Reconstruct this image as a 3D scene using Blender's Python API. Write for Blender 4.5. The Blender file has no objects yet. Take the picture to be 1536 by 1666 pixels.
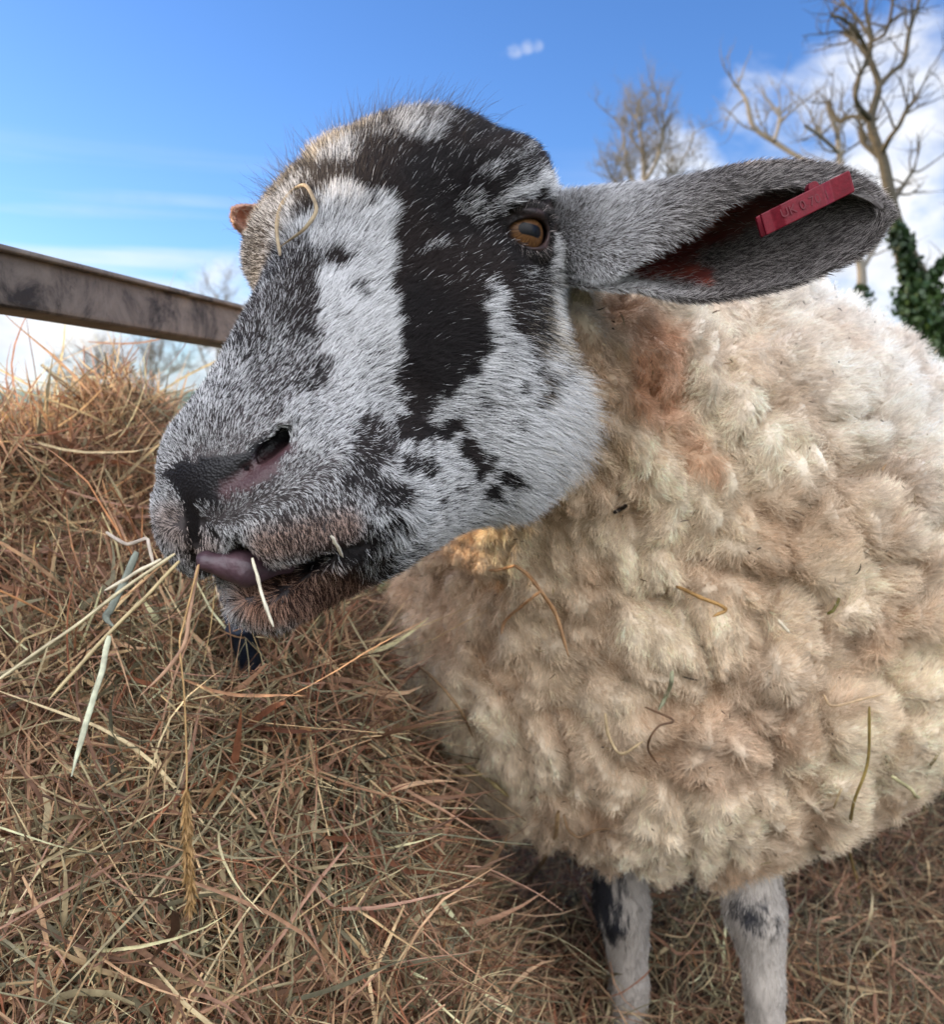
import bpy, math, random, os
import numpy as np
import openvdb
from mathutils import Vector, Matrix
rng = np.random.default_rng(7)
random.seed(7)
scene = bpy.context.scene

# ---------------------------------------------------------------- camera
F = 1500.0; CXP = 768.0; CYP = 833.0          # focal length and centre of the photograph in its pixels
CAM_H = 0.74; PITCH = math.radians(6.5)
cam_d = bpy.data.cameras.new('camera'); cam = bpy.data.objects.new('camera', cam_d)
scene.collection.objects.link(cam); scene.camera = cam
cam.location = (0, 0, CAM_H); cam.rotation_euler = (math.pi/2 - PITCH, 0, 0)
cam_d.sensor_fit = 'HORIZONTAL'; cam_d.sensor_width = 36.0; cam_d.lens = F/1536*36
cam_d.clip_start = 0.01; cam_d.clip_end = 5000
cam_d.dof.use_dof = True; cam_d.dof.focus_distance = 0.47; cam_d.dof.aperture_fstop = 15.0

# ---------------------------------------------------------------- light
SUN_EL = math.radians(16); SUN_AZ = math.radians(-72)    # azimuth from +Y, negative = to the left
sun_dir = Vector((math.sin(SUN_AZ)*math.cos(SUN_EL), math.cos(SUN_AZ)*math.cos(SUN_EL), math.sin(SUN_EL)))
sd = bpy.data.lights.new('sun', 'SUN'); sd.energy = 5.0; sd.angle = math.radians(0.53); sd.color = (1.0, 0.74, 0.46)
so = bpy.data.objects.new('sun', sd); scene.collection.objects.link(so)
so.rotation_euler = (-sun_dir).to_track_quat('-Z', 'Y').to_euler()
world = bpy.data.worlds.new('World'); scene.world = world; world.use_nodes = True
scene.view_settings.view_transform = 'Standard'; scene.view_settings.look = 'None'
scene.view_settings.gamma = 1.0; scene.view_settings.exposure = 1.0

class NT:
    """small helper to write node trees"""
    def __init__(s, tree): s.t = tree; tree.nodes.clear()
    def n(s, kind, ins=None, **props):
        nd = s.t.nodes.new(kind)
        for k, v in props.items(): setattr(nd, k, v)
        for k, v in (ins or {}).items():
            if hasattr(v, 'links') or isinstance(v, bpy.types.NodeSocket): s.t.links.new(v, nd.inputs[k])
            else: nd.inputs[k].default_value = v
        return nd
    def link(s, a, b): s.t.links.new(a, b)
    def math(s, op, a, b=0.0, clamp=False):
        nd = s.n('ShaderNodeMath', {0: a, 1: b}, operation=op, use_clamp=clamp); return nd.outputs[0]
    def mix(s, f, a, b, blend='MIX'):
        nd = s.n('ShaderNodeMix', {0: f, 6: a, 7: b}, data_type='RGBA', blend_type=blend); return nd.outputs[2]
    def ramp(s, f, stops, interp='LINEAR'):
        nd = s.n('ShaderNodeValToRGB', {0: f}); cr = nd.color_ramp; cr.interpolation = interp
        while len(cr.elements) < len(stops): cr.elements.new(0.5)
        for e, (p, c) in zip(cr.elements, stops): e.position = p; e.color = c if len(c) == 4 else (*c, 1)
        return nd.outputs[0]
    def noise(s, vec, scale, detail=4, rough=0.5, dist=0.0):
        return s.n('ShaderNodeTexNoise', {'Vector': vec, 'Scale': scale, 'Detail': detail, 'Roughness': rough, 'Distortion': dist}).outputs[0]

def srgb(r, g, b):
    f = lambda c: (c/255/12.92) if c/255 <= 0.04045 else ((c/255+0.055)/1.055)**2.4
    return (f(r), f(g), f(b), 1.0)

def cdir(px, py):
    """world direction seen at a photo pixel"""
    v = Vector(((px-CXP)/F, 1.0, (CYP-py)/F)); v.rotate(Matrix.Rotation(-PITCH, 3, 'X')); return v.normalized()

# sky: physical sky with clouds laid over it by direction
def build_world():
    k = NT(world.node_tree)
    geo = k.n('ShaderNodeTexCoord').outputs['Generated']
    sky = k.n('ShaderNodeTexSky', sky_type='NISHITA', sun_disc=False, sun_elevation=SUN_EL, sun_rotation=SUN_AZ,
              altitude=50.0, air_density=1.0, dust_density=0.6, ozone_density=2.0)
    hsv = k.n('ShaderNodeHueSaturation', {'Hue': 0.497, 'Saturation': 1.08, 'Value': 1.0, 'Color': sky.outputs[0]})
    sep = k.n('ShaderNodeSeparateXYZ', {0: geo}); z = sep.outputs[2]
    def blob(px, py, r0, r1):       # 1 inside angle r0, 0 outside r1 (degrees)
        d = cdir(px, py)
        dot = k.n('ShaderNodeVectorMath', {0: geo, 1: tuple(d)}, operation='DOT_PRODUCT').outputs['Value']
        return k.n('ShaderNodeMapRange', {0: dot, 1: math.cos(math.radians(r1)), 2: math.cos(math.radians(r0)), 3: 0.0, 4: 1.0}, interpolation_type='SMOOTHSTEP').outputs[0]
    mapv = k.n('ShaderNodeMapping', {'Vector': geo, 'Scale': (1, 1, 1.7), 'Location': (3.1, 0.2, 0.4)}).outputs[0]
    n1 = k.noise(mapv, 3.2, 9, 0.55, 0.25)
    n2 = k.noise(mapv, 9.0, 6, 0.6, 0.3)
    nn = k.math('ADD', k.math('MULTIPLY', n1, 0.65), k.math('MULTIPLY', n2, 0.35))
    blobs = None
    for (px, py, r0, r1, wgt) in CLOUDS:
        b = k.math('MULTIPLY', blob(px, py, r0, r1), wgt)
        blobs = b if blobs is None else k.math('MAXIMUM', blobs, b)
    low = k.n('ShaderNodeMapRange', {0: z, 1: 0.16, 2: 0.0, 3: 0.0, 4: 0.30}, interpolation_type='SMOOTHSTEP').outputs[0]
    cov = k.math('ADD', k.math('MAXIMUM', blobs, low), k.math('MULTIPLY', k.math('SUBTRACT', nn, 0.5), 1.5))
    cm = k.n('ShaderNodeMapRange', {0: cov, 1: 0.22, 2: 0.50, 3: 0.0, 4: 1.0}, interpolation_type='SMOOTHSTEP').outputs[0]
    # thin high streaks low on the left
    st = k.noise(k.n('ShaderNodeMapping', {'Vector': geo, 'Scale': (1.2, 1.2, 22)}).outputs[0], 1.6, 3, 0.5)
    stm = k.n('ShaderNodeMapRange', {0: st, 1: 0.48, 2: 0.66, 3: 0.0, 4: 0.62}).outputs[0]
    stz = k.n('ShaderNodeMapRange', {0: z, 1: 0.26, 2: 0.12, 3: 0.0, 4: 1.0}).outputs[0]
    cm = k.math('MAXIMUM', cm, k.math('MULTIPLY', stm, stz))
    shade = k.noise(mapv, 6.0, 7, 0.6, 0.4)
    ccol = k.ramp(shade, [(0.30, (0.50, 0.55, 0.66)), (0.50, (0.84, 0.87, 0.94)), (0.66, (1.0, 0.98, 0.95))])
    cbright = k.n('ShaderNodeVectorMath', {0: ccol, 'Scale': CLOUD_GAIN}, operation='SCALE').outputs[0]
    # broken bright cloud behind the photographer, unseen and added to fill the shade
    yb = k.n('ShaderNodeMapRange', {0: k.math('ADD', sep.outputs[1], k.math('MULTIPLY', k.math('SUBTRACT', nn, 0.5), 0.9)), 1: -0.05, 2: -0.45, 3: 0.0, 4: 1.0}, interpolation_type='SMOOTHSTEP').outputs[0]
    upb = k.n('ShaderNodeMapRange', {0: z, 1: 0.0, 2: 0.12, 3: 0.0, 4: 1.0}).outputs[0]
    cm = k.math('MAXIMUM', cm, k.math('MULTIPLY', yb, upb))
    cbright = k.n('ShaderNodeVectorMath', {0: cbright, 'Scale': k.math('ADD', 1.0, k.math('MULTIPLY', k.math('MULTIPLY', yb, k.n('ShaderNodeMapRange', {0: z, 1: 0.10, 2: 0.75, 3: 0.12, 4: 1.0}).outputs[0]), BACK_FILL_GAIN-1.0))}, operation='SCALE').outputs[0]
    skyc = k.mix(1.0, hsv.outputs[0], (*SKY_TINT, 1), 'MULTIPLY')
    # paler towards the horizon
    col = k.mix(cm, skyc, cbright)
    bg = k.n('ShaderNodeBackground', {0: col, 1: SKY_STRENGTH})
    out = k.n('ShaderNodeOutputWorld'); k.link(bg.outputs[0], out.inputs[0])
CLOUDS = [(1500, 130, 2.0, 7.5, 0.42), (1400, 260, 3.0, 9.5, 0.40), (1240, 190, 0.5, 4.5, 0.33), (1500, 420, 4, 10, 0.42), (818, 92, 0.05, 0.8, 0.30), (836, 85, 0.05, 0.9, 0.33), (856, 78, 0.05, 0.8, 0.30), (874, 76, 0.05, 0.7, 0.25),
          (1100, 290, 1.0, 5.0, 0.34), (380, 500, 0.5, 5.0, 0.36), (60, 600, 1, 7.0, 0.34)]
CLOUD_GAIN = 5.0; BACK_FILL_GAIN = 6.0; SKY_TINT = (0.50, 0.67, 1.02); SKY_STRENGTH = 0.12
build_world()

# ---------------------------------------------------------------- frames
CR, SR = math.cos(PITCH), math.sin(PITCH)
def W(c):
    """camera frame (right, forward, up) -> world"""
    c = np.asarray(c, float); out = np.empty_like(c)
    out[..., 0] = c[..., 0]; out[..., 1] = c[..., 1]*CR + c[..., 2]*SR; out[..., 2] = -c[..., 1]*SR + c[..., 2]*CR + CAM_H
    return out
def Wd(c):
    c = np.asarray(c, float); out = np.empty_like(c)
    out[..., 0] = c[..., 0]; out[..., 1] = c[..., 1]*CR + c[..., 2]*SR; out[..., 2] = -c[..., 1]*SR + c[..., 2]*CR
    return out
def CF(w):
    """world -> camera frame"""
    w = np.asarray(w, float); out = np.empty_like(w); z = w[..., 2]-CAM_H
    out[..., 0] = w[..., 0]; out[..., 1] = w[..., 1]*CR - z*SR; out[..., 2] = w[..., 1]*SR + z*CR
    return out
def Q(px, py, d): return np.array(((px-CXP)/F*d, d, (CYP-py)/F*d))       # photo point at depth d, camera frame
def PX(c): return CXP + c[..., 0]/c[..., 1]*F, CYP - c[..., 2]/c[..., 1]*F

# ---------------------------------------------------------------- numpy noise
def hash3(ix, iy, iz, seed=0):
    h = (ix.astype(np.int64)*374761393 + iy.astype(np.int64)*668265263 + iz.astype(np.int64)*2147483647 + seed*1274126177) & 0xffffffff
    h = ((h ^ (h >> 13))*1274126177) & 0xffffffff
    h = ((h ^ (h >> 16))*2246822519) & 0xffffffff
    return ((h ^ (h >> 15)) & 0xffffff)/float(0xffffff)
def vnoise(p, scale, seed=0):
    q = p*scale; i = np.floor(q); f = q-i; f = f*f*f*(f*(f*6-15)+10); i = i.astype(np.int64); r = 0
    for dx in (0, 1):
        wx = f[:, 0] if dx else 1-f[:, 0]
        for dy in (0, 1):
            wy = f[:, 1] if dy else 1-f[:, 1]
            for dz in (0, 1):
                wz = f[:, 2] if dz else 1-f[:, 2]
                r = r + wx*wy*wz*hash3(i[:, 0]+dx, i[:, 1]+dy, i[:, 2]+dz, seed)
    return r
def fbm(p, scale, oct=4, seed=0, gain=0.5):
    r = 0; a = 1.0; tot = 0
    for o in range(oct): r = r + a*vnoise(p, scale*2**o, seed+o*17); tot += a; a *= gain
    return r/tot
def worley(p, scale, seed=0):
    """distances to the nearest two feature points, and the id of the nearest"""
    q = p*scale; i = np.floor(q).astype(np.int64); f1 = np.full(len(p), 9.0); f2 = np.full(len(p), 9.0); idn = np.zeros(len(p)); vec = np.zeros_like(p)
    for dx in (-1, 0, 1):
        for dy in (-1, 0, 1):
            for dz in (-1, 0, 1):
                a, b, c = i[:, 0]+dx, i[:, 1]+dy, i[:, 2]+dz
                fp = np.stack([a+hash3(a, b, c, seed+1), b+hash3(a, b, c, seed+2), c+hash3(a, b, c, seed+3)], 1)
                dv = fp-q; d = np.sqrt((dv**2).sum(1)); m = d < f1
                f2 = np.where(m, f1, np.minimum(f2, d)); idn = np.where(m, hash3(a, b, c, seed+4), idn); vec = np.where(m[:, None], dv, vec); f1 = np.where(m, d, f1)
    return f1, f2, idn, vec/scale
def sstep(x, a, b):
    t = np.clip((x-a)/(b-a), 0, 1); return t*t*(3-2*t)

# ---------------------------------------------------------------- signed distance modelling
def sd_sphere(p, c, r): return np.sqrt(((p-c)**2).sum(-1))-r
def sd_ell(p, c, r, B=None):
    q = p-np.asarray(c, float)
    if B is not None: q = q@np.asarray(B, float).T          # rows of B are the ellipsoid's axes
    r = np.asarray(r, float); k0 = np.sqrt(((q/r)**2).sum(-1))+1e-9; k1 = np.sqrt(((q/(r*r))**2).sum(-1))+1e-9
    return k0*(k0-1)/k1
def sd_cone(p, a, ra, b, rb):
    a = np.asarray(a, float); b = np.asarray(b, float); ab = b-a; t = np.clip(((p-a)@ab)/(ab@ab), 0, 1)
    return np.sqrt(((p-a-t[..., None]*ab)**2).sum(-1))-(ra+(rb-ra)*t)
def smin(a, b, k):
    h = np.maximum(k-np.abs(a-b), 0)/k; return np.minimum(a, b)-h*h*k*0.25
def smax(a, b, k): return -smin(-a, -b, k)

def field_on_grid(fn, xs, ys, zs):
    V = np.empty((len(xs), len(ys), len(zs)), np.float32)
    YY, ZZ = np.meshgrid(ys, zs, indexing='ij'); n = YY.size
    for i0 in range(0, len(xs), 8):
        xb = xs[i0:i0+8]; P = np.empty((len(xb), n, 3)); P[:, :, 0] = xb[:, None]; P[:, :, 1] = YY.ravel(); P[:, :, 2] = ZZ.ravel()
        V[i0:i0+8] = fn(P.reshape(-1, 3)).reshape(len(xb), len(ys), len(zs))
    return V
def polygonise(V, xs, ys, zs):
    g = openvdb.FloatGrid(float(V.max())); g.copyFromArray(V)
    pts, tris, quads = g.convertToPolygons(isovalue=0.0, adaptivity=0.0)
    P = np.stack([np.interp(pts[:, k], np.arange(len(s)), s) for k, s in enumerate((xs, ys, zs))], 1)
    return P, tris, quads
def mesh_from(name, verts, tris, quads, flip=False):
    """verts in world coordinates"""
    me = bpy.data.meshes.new(name); nt, nq = len(tris), len(quads)
    me.vertices.add(len(verts)); me.vertices.foreach_set('co', np.asarray(verts, np.float32).ravel())
    if flip: tris = tris[:, ::-1]; quads = quads[:, ::-1]
    loops = np.concatenate([np.asarray(tris, np.int32).ravel(), np.asarray(quads, np.int32).ravel()])
    me.loops.add(len(loops)); me.loops.foreach_set('vertex_index', loops)
    st = np.concatenate([np.arange(nt)*3, nt*3+np.arange(nq)*4]).astype(np.int32)
    me.polygons.add(nt+nq); me.polygons.foreach_set('loop_start', st)
    me.polygons.foreach_set('use_smooth', np.ones(nt+nq, bool)); me.update(calc_edges=True); me.validate()
    return me
def link(name, data, parent=None, loc=None, **props):
    o = bpy.data.objects.new(name, data); scene.collection.objects.link(o)
    if parent is not None: o.parent = parent
    if loc is not None: o.location = loc
    for k, v in props.items(): o[k] = v
    return o
def set_attr(me, name, vals, kind='FLOAT_COLOR', dom='POINT'):
    at = me.attributes.new(name, kind, dom)
    if kind == 'FLOAT_COLOR':
        v = np.ones((len(vals), 4), np.float32); v[:, :3] = vals; at.data.foreach_set('color', v.ravel())
    else: at.data.foreach_set('value', np.asarray(vals, np.float32))
# ---------------------------------------------------------------- the sheep: shape
HO = Q(300, 785, 0.40)                                   # between the nostrils
def nrm(v): v = np.asarray(v, float); return v/np.linalg.norm(v)
HA = nrm((0.368, 0.721, 0.586)); HL = nrm(np.array((0.83, -0.54, 0.12))-HA*np.dot((0.83, -0.54, 0.12), HA)); HN = np.cross(HL, HA)
HB = np.stack([HA, HL, HN])                              # rows: along the head, lateral to the near side, out of the forehead
def H(s, t, h): return HO+HA*s+HL*t+HN*h                 # head coordinates -> camera frame
def HC(c): return (c-HO)@HB.T                            # camera frame -> head coordinates
def rot_sh(deg):                                         # axes turned in the side plane of the head
    a = math.radians(deg); return ((math.cos(a), 0, math.sin(a)), (0, 1, 0), (-math.sin(a), 0, math.cos(a)))
EYE = (0.229, 0.0775, 0.0)
def head_sdf(c):
    q = HC(c); qm = q.copy(); qm[:, 1] = np.sqrt(q[:, 1]**2+1e-6)
    d = sd_ell(q, (0.255, 0, -0.008), (0.090, 0.086, 0.074), rot_sh(5))                 # cranium
    d = smin(d, sd_ell(q, (0.250, -0.024, 0.037), (0.066, 0.084, 0.036)), 0.03)           # crown
    d = smin(d, sd_cone(q*(1, 0.92, 1), (0.040, 0, -0.016), 0.036, (0.190, 0, 0.002), 0.056), 0.035)   # bridge of the nose
    d = smin(d, sd_ell(q, (0.032, 0, -0.022), (0.038, 0.042, 0.034), rot_sh(25)), 0.02)     # nose
    d = smin(d, sd_ell(qm, (0.028, 0.022, -0.040), (0.036, 0.030, 0.028), rot_sh(-35)), 0.016)       # upper lips
    d = smin(d, sd_ell(qm, (0.075, 0.020, -0.052), (0.060, 0.038, 0.038), rot_sh(-25)), 0.03)         # sides of the muzzle
    d = smin(d, sd_cone(qm, (0.085, 0.012, -0.072), 0.030, (0.157, 0.036, -0.081), 0.049), 0.04)       # lower jaw
    d = smin(d, sd_ell(qm, (0.182, 0.050, -0.054), (0.052, 0.036, 0.060)), 0.04)            # cheek
    d = smin(d, sd_ell(qm, (0.243, 0.072, 0.026), (0.040, 0.024, 0.020)), 0.02)             # brow ridge
    d = smin(d, sd_ell(qm, (0.170, 0.048, -0.022), (0.060, 0.026, 0.022)), 0.03)            # cheek bone
    ch = sd_cone(q*(1, 0.85, 1), (0.008, 0, -0.067), 0.0185, (0.095, 0, -0.084), 0.033)
    d = smin(d, ch, 0.010)                                                              # chin
    if CARVE:
        for c1, r1, c2, r2 in CARVE: d = smax(d, -sd_cone(qm, c1, r1, c2, r2), 0.004)
    # eye sockets
    d = smax(d, -sd_sphere(qm, (EYE[0], EYE[1]+0.006, EYE[2]), 0.0165), 0.012)
    return d
CARVE = []
def skin_at(px, py, lift=0.0):
    """march a photo ray to the head; head coordinates"""
    v = np.array(((px-CXP)/F, 1.0, (CYP-py)/F)); t = 0.3; L = np.linalg.norm(v)
    for _ in range(80): t += float(head_sdf((v*t)[None])[0])/L*0.8
    q = HC((v*(t-lift/L))[None])[0]; return np.array((q[0], abs(q[1]), q[2]))
_mouth = [(306, 902, .0035), (330, 922, .0065), (365, 942, .0080), (420, 950, .0076), (470, 938, .0062), (520, 917, .0046), (565, 898, .0030), (604, 882, .0018)]
_m = [(skin_at(x, y), r) for x, y, r in _mouth]
_n = [(skin_at(x, y), r) for x, y, r in [(360, 793, .0010), (398, 768, .0019), (430, 742, .0028), (454, 718, .0033), (466, 703, .0020)]]
_p = [(skin_at(x, y, .0012), r) for x, y, r in [(314, 825, .0012), (311, 850, .0015), (312, 878, .0020)]]
INW = np.array((0.012, -0.010, 0.0))
for pts, inw in ((_m, INW*1.4), (_n, np.array((0.014, -0.009, -0.003))), (_p, np.zeros(3))):
    for (a_, ra_), (b_, rb_) in zip(pts[:-1], pts[1:]):
        for f_ in ((0, 0.5, 1.0) if inw.any() else (0,)): CARVE.append((a_+inw*f_, ra_*(1+0.25*f_), b_+inw*f_, rb_*(1+0.25*f_)))
def torso_sdf(c):
    d = sd_ell(c, Q(1120, 870, 1.04), (0.31, 0.33, 0.285))
    d = smin(d, sd_ell(c, Q(1070, 1040, 0.96), (0.27, 0.24, 0.235)), 0.12)
    d = smin(d, sd_ell(c, np.array((0.58, 1.50, -0.055)), (0.34, 0.52, 0.245)), 0.15)
    d = smin(d, sd_cone(c, Q(870, 560, 0.66), 0.085, Q(1080, 700, 0.86), 0.16), 0.10)
    d = smin(d, sd_cone(c, Q(900, 640, 0.67), 0.060, Q(960, 900, 0.84), 0.14), 0.08)
    return d
def body_sdf(c):
    d = smin(head_sdf(c), torso_sdf(c)+0.060, 0.03)
    for pts in LEGS:
        for (a, ra), (b, rb) in zip(pts[:-1], pts[1:]): d = smin(d, sd_cone(c, a, ra, b, rb), 0.012)
    return d
LEGS = [[(Q(1220, 1300, .90), .05), (Q(1220, 1400, .90), .0250), (Q(1224, 1450, .89), .0262), (Q(1228, 1490, .885), .0270), (Q(1238, 1540, .89), .0205), (Q(1243, 1600, .89), .0185), (Q(1250, 1800, .90), .020)],
        [(Q(1010, 1350, .98), .05), (Q(1010, 1410, .98), .0245), (Q(1010, 1450, .975), .0262), (Q(1012, 1480, .97), .0268), (Q(1020, 1530, .98), .0205), (Q(1024, 1600, .98), .0185), (Q(1030, 1750, .98), .020)]]

def axis(lo, f0, f1, hi, fine, coarse):
    return np.concatenate([np.arange(lo, f0, coarse), np.arange(f0, f1, fine), np.arange(f1, hi+coarse, coarse)])
# ---------------------------------------------------------------- the sheep: meshes
xs = axis(-0.20, -0.20, 0.20, 1.05, 0.0028, 0.014); ys = axis(0.30, 0.32, 0.72, 2.1, 0.0028, 0.014); zs = axis(-0.66, -0.11, 0.33, 0.42, 0.0028, 0.012)
BV, BT, BQ = polygonise(field_on_grid(body_sdf, xs, ys, zs), xs, ys, zs)      # camera frame

sheep = link('sheep', None, loc=tuple(W(Q(1180, 1500, 0.95))*(1, 1, 0)))
sheep['label'] = 'black and white faced sheep with cream fleece eating hay'; sheep['category'] = 'sheep'
def child(name, data, parent, **props):
    o = link(name, data, parent, **props); wp = parent
    off = Vector((0, 0, 0))
    while wp is not None: off += wp.location; wp = wp.parent
    o.location = -off if parent is sheep else Vector((0, 0, 0)); return o

# coat pattern, written on a chart of the near side of the animal (strokes: x0 y0 x1 y1 radius value)
COAT = [
 (300, 640, 560, 700, 120, .55), (420, 480, 390, 560, 90, .27), (440, 420, 430, 500, 50, .20), (360, 640, 300, 700, 60, .50),
 (470, 560, 460, 640, 40, .35), (600, 640, 560, 660, 40, .50), (560, 740, 500, 690, 45, .72), (480, 800, 620, 820, 50, .50), (520, 700, 590, 730, 24, .62), (610, 800, 590, 830, 34, .38),
 # brow and crown
 (480, 230, 620, 170, 60, .42), (430, 290, 520, 250, 40, .28), (620, 160, 700, 145, 34, .14),
 (720, 210, 880, 260, 95, .06), (760, 180, 900, 240, 60, .06), (560, 300, 760, 330, 62, .04), (560, 290, 620, 300, 22, .05),
 (640, 152, 770, 165, 36, .07), (648, 208, 706, 205, 15, .38), (655, 232, 690, 236, 12, .62),
 # black stripe down the cheek
 (700, 380, 720, 560, 72, .015), (710, 560, 700, 640, 78, .015), (660, 620, 690, 680, 42, .02), (670, 380, 690, 480, 50, .02),
 (800, 420, 870, 470, 66, .11), (860, 470, 900, 520, 40, .14), (760, 520, 790, 470, 34, .05), (740, 600, 765, 600, 20, .03),
 # blaze
 (588, 400, 578, 520, 38, .90), (585, 500, 598, 590, 42, .93), (552, 345, 590, 400, 30, .82), (530, 262, 572, 266, 16, .62), (510, 360, 560, 420, 30, .75), (495, 320, 470, 380, 18, .55),
 (590, 600, 560, 680, 42, .80), (545, 470, 545, 600, 30, .92), (620, 640, 640, 680, 16, .75),
 (535, 425, 542, 432, 13, .10), (575, 480, 590, 486, 9, .25), (500, 640, 520, 600, 18, .25), (490, 450, 480, 520, 26, .12),
 (600, 355, 625, 352, 10, .90), (500, 330, 505, 350, 16, .10),
 # cheek
 (890, 610, 840, 645, 42, .80), (915, 560, 890, 600, 20, .75), (806, 590, 820, 650, 34, .88), (860, 650, 850, 760, 80, .84), (760, 690, 800, 760, 56, .80), (680, 770, 760, 840, 50, .78), (786, 482, 806, 560, 13, .78), (850, 520, 870, 560, 26, .16),
 (640, 840, 700, 870, 30, .80), (620, 760, 680, 740, 20, .75), (900, 700, 880, 820, 60, .93), (920, 600, 940, 640, 40, .90), (640, 780, 700, 790, 16, .85),
 (760, 735, 775, 765, 17, .05), (815, 780, 828, 790, 13, .05), (790, 800, 800, 806, 8, .06), (700, 700, 740, 700, 12, .05), (655, 690, 690, 705, 18, .04), (705, 828, 715, 826, 9, .15), (872, 640, 880, 610, 9, .22), (640, 795, 630, 800, 24, .15), (660, 745, 700, 770, 11, .15), (840, 680, 835, 690, 8, .35),
 (840, 500, 900, 520, 28, .10), (600, 285, 655, 322, 32, .03), (720, 340, 800, 420, 40, .03), (690, 500, 740, 520, 40, .01), (905, 545, 915, 600, 11, .18), (832, 622, 828, 630, 8, .25), (868, 655, 878, 622, 9, .20), (845, 700, 848, 706, 7, .30), (735, 800, 742, 796, 9, .28), (782, 655, 786, 662, 7, .35), (700, 650, 716, 640, 10, .15), (815, 560, 812, 568, 6, .30), (890, 505, 900, 560, 7, .30), (860, 600, 870, 590, 8, .3),
 (600, 700, 590, 760, 26, .18), (570, 780, 620, 740, 14, .15), (600, 870, 640, 850, 16, .20), (560, 840, 600, 820, 16, .60),
 (905, 400, 900, 520, 11, .85), (925, 420, 935, 500, 13, .10), (935, 520, 940, 560, 14, .25),
 # round the eye
 (790, 348, 830, 325, 10, .55), (830, 320, 880, 302, 10, .88), (880, 302, 920, 330, 9, .85), (920, 330, 915, 400, 8, .7), (830, 262, 850, 250, 11, .28), (780, 290, 800, 280, 12, .35), (840, 295, 860, 290, 10, .30),
 (900, 270, 925, 310, 12, .08), (755, 345, 780, 360, 20, .30), (700, 408, 690, 412, 5, .35), (860, 330, 900, 345, 12, .05), (800, 375, 830, 380, 14, .06),
 # muzzle, chin and jaw
 (300, 810, 270, 860, 40, .60), (400, 850, 520, 860, 34, .45), (340, 870, 400, 880, 24, .6), (440, 985, 340, 965, 26, .62), (500, 940, 560, 950, 50, .28), (560, 900, 600, 920, 26, .12), (540, 960, 560, 985, 26, .18)]
COAT = np.array(COAT, float)
def chart(c): return np.stack([CXP+c[:, 0]/c[:, 1]*F, CYP-c[:, 2]/c[:, 1]*F], 1)
def coat_value(c):
    p = chart(c); n3 = np.stack([fbm(c, 60, 3, s)-0.5 for s in (1, 2)], 1); p = p+n3*34+np.stack([fbm(c, 240, 2, s)-0.5 for s in (5, 6)], 1)*26
    v = np.full(len(p), 0.45)
    for x0, y0, x1, y1, r, val in COAT:
        a = np.array((x0, y0)); b = np.array((x1, y1)); ab = b-a; t = np.clip(((p-a)@ab)/(ab@ab+1e-9), 0, 1); dd = np.sqrt(((p-a-t[:, None]*ab)**2).sum(1))
        soft = max(6.0, r*0.28); m = 1-sstep(dd, r-soft*0.4, r+soft); v = v*(1-m)+val*m
    return v
def blob2(p, x0, y0, x1, y1, r0, r1):
    a = np.array((x0, y0), float); ab = np.array((x1, y1), float)-a; t = np.clip(((p-a)@ab)/(ab@ab+1e-9), 0, 1); dd = np.sqrt(((p-a-t[:, None]*ab)**2).sum(1)); return 1-sstep(dd, r0, r1)
def bare(c):
    """1 on hairless skin: nose pad, inside of nostril and mouth, rim of the eye"""
    p = chart(c); q = HC(c); n = (fbm(c, 150, 2, 9)-0.5)*16; p = p+n[:, None]
    near = sstep(-q[:, 0], -0.10, -0.08)
    m = blob2(p, 284, 772, 395, 757, 19, 25)
    m = np.maximum(m, blob2(p, 395, 752, 452, 726, 19, 25)); m = np.maximum(m, blob2(p, 318, 792, 350, 788, 32, 38)); m = np.maximum(m, blob2(p, 350, 800, 430, 768, 20, 27)); m = np.maximum(m, blob2(p, 312, 815, 314, 878, 12, 18))
    m = m*(q[:, 0] < 0.06)
    qm = np.stack([q[:, 0], np.abs(q[:, 1]), q[:, 2]], 1)
    for c1, r1, c2, r2 in CARVE: m = np.maximum(m, 1-sstep(sd_cone(qm, c1, r1, c2, r2), 0.0004, 0.0022))
    m = m*near
    e = blob2(p, 838, 372, 895, 352, 30, 40)*(q[:, 1] > 0); e = np.maximum(e, blob2(p, 800, 388, 838, 374, 4, 9)*(q[:, 1] > 0))
    em = sd_sphere(np.stack([q[:, 0], np.abs(q[:, 1]), q[:, 2]], 1), np.array(EYE)+(0, 0.006, 0), 0.020); e = np.maximum(e, 1-sstep(em, -0.001, 0.002))
    return m, e
def fleece_mask(c):
    """0 on the face, 1 where wool grows"""
    q = HC(c); p = chart(c)
    edge = q[:, 0]*1.0-0.45*q[:, 2]+(fbm(c, 50, 3, 12)-0.5)*0.03         # behind the jaw and ears
    return sstep(edge, 0.305, 0.335)

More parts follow.
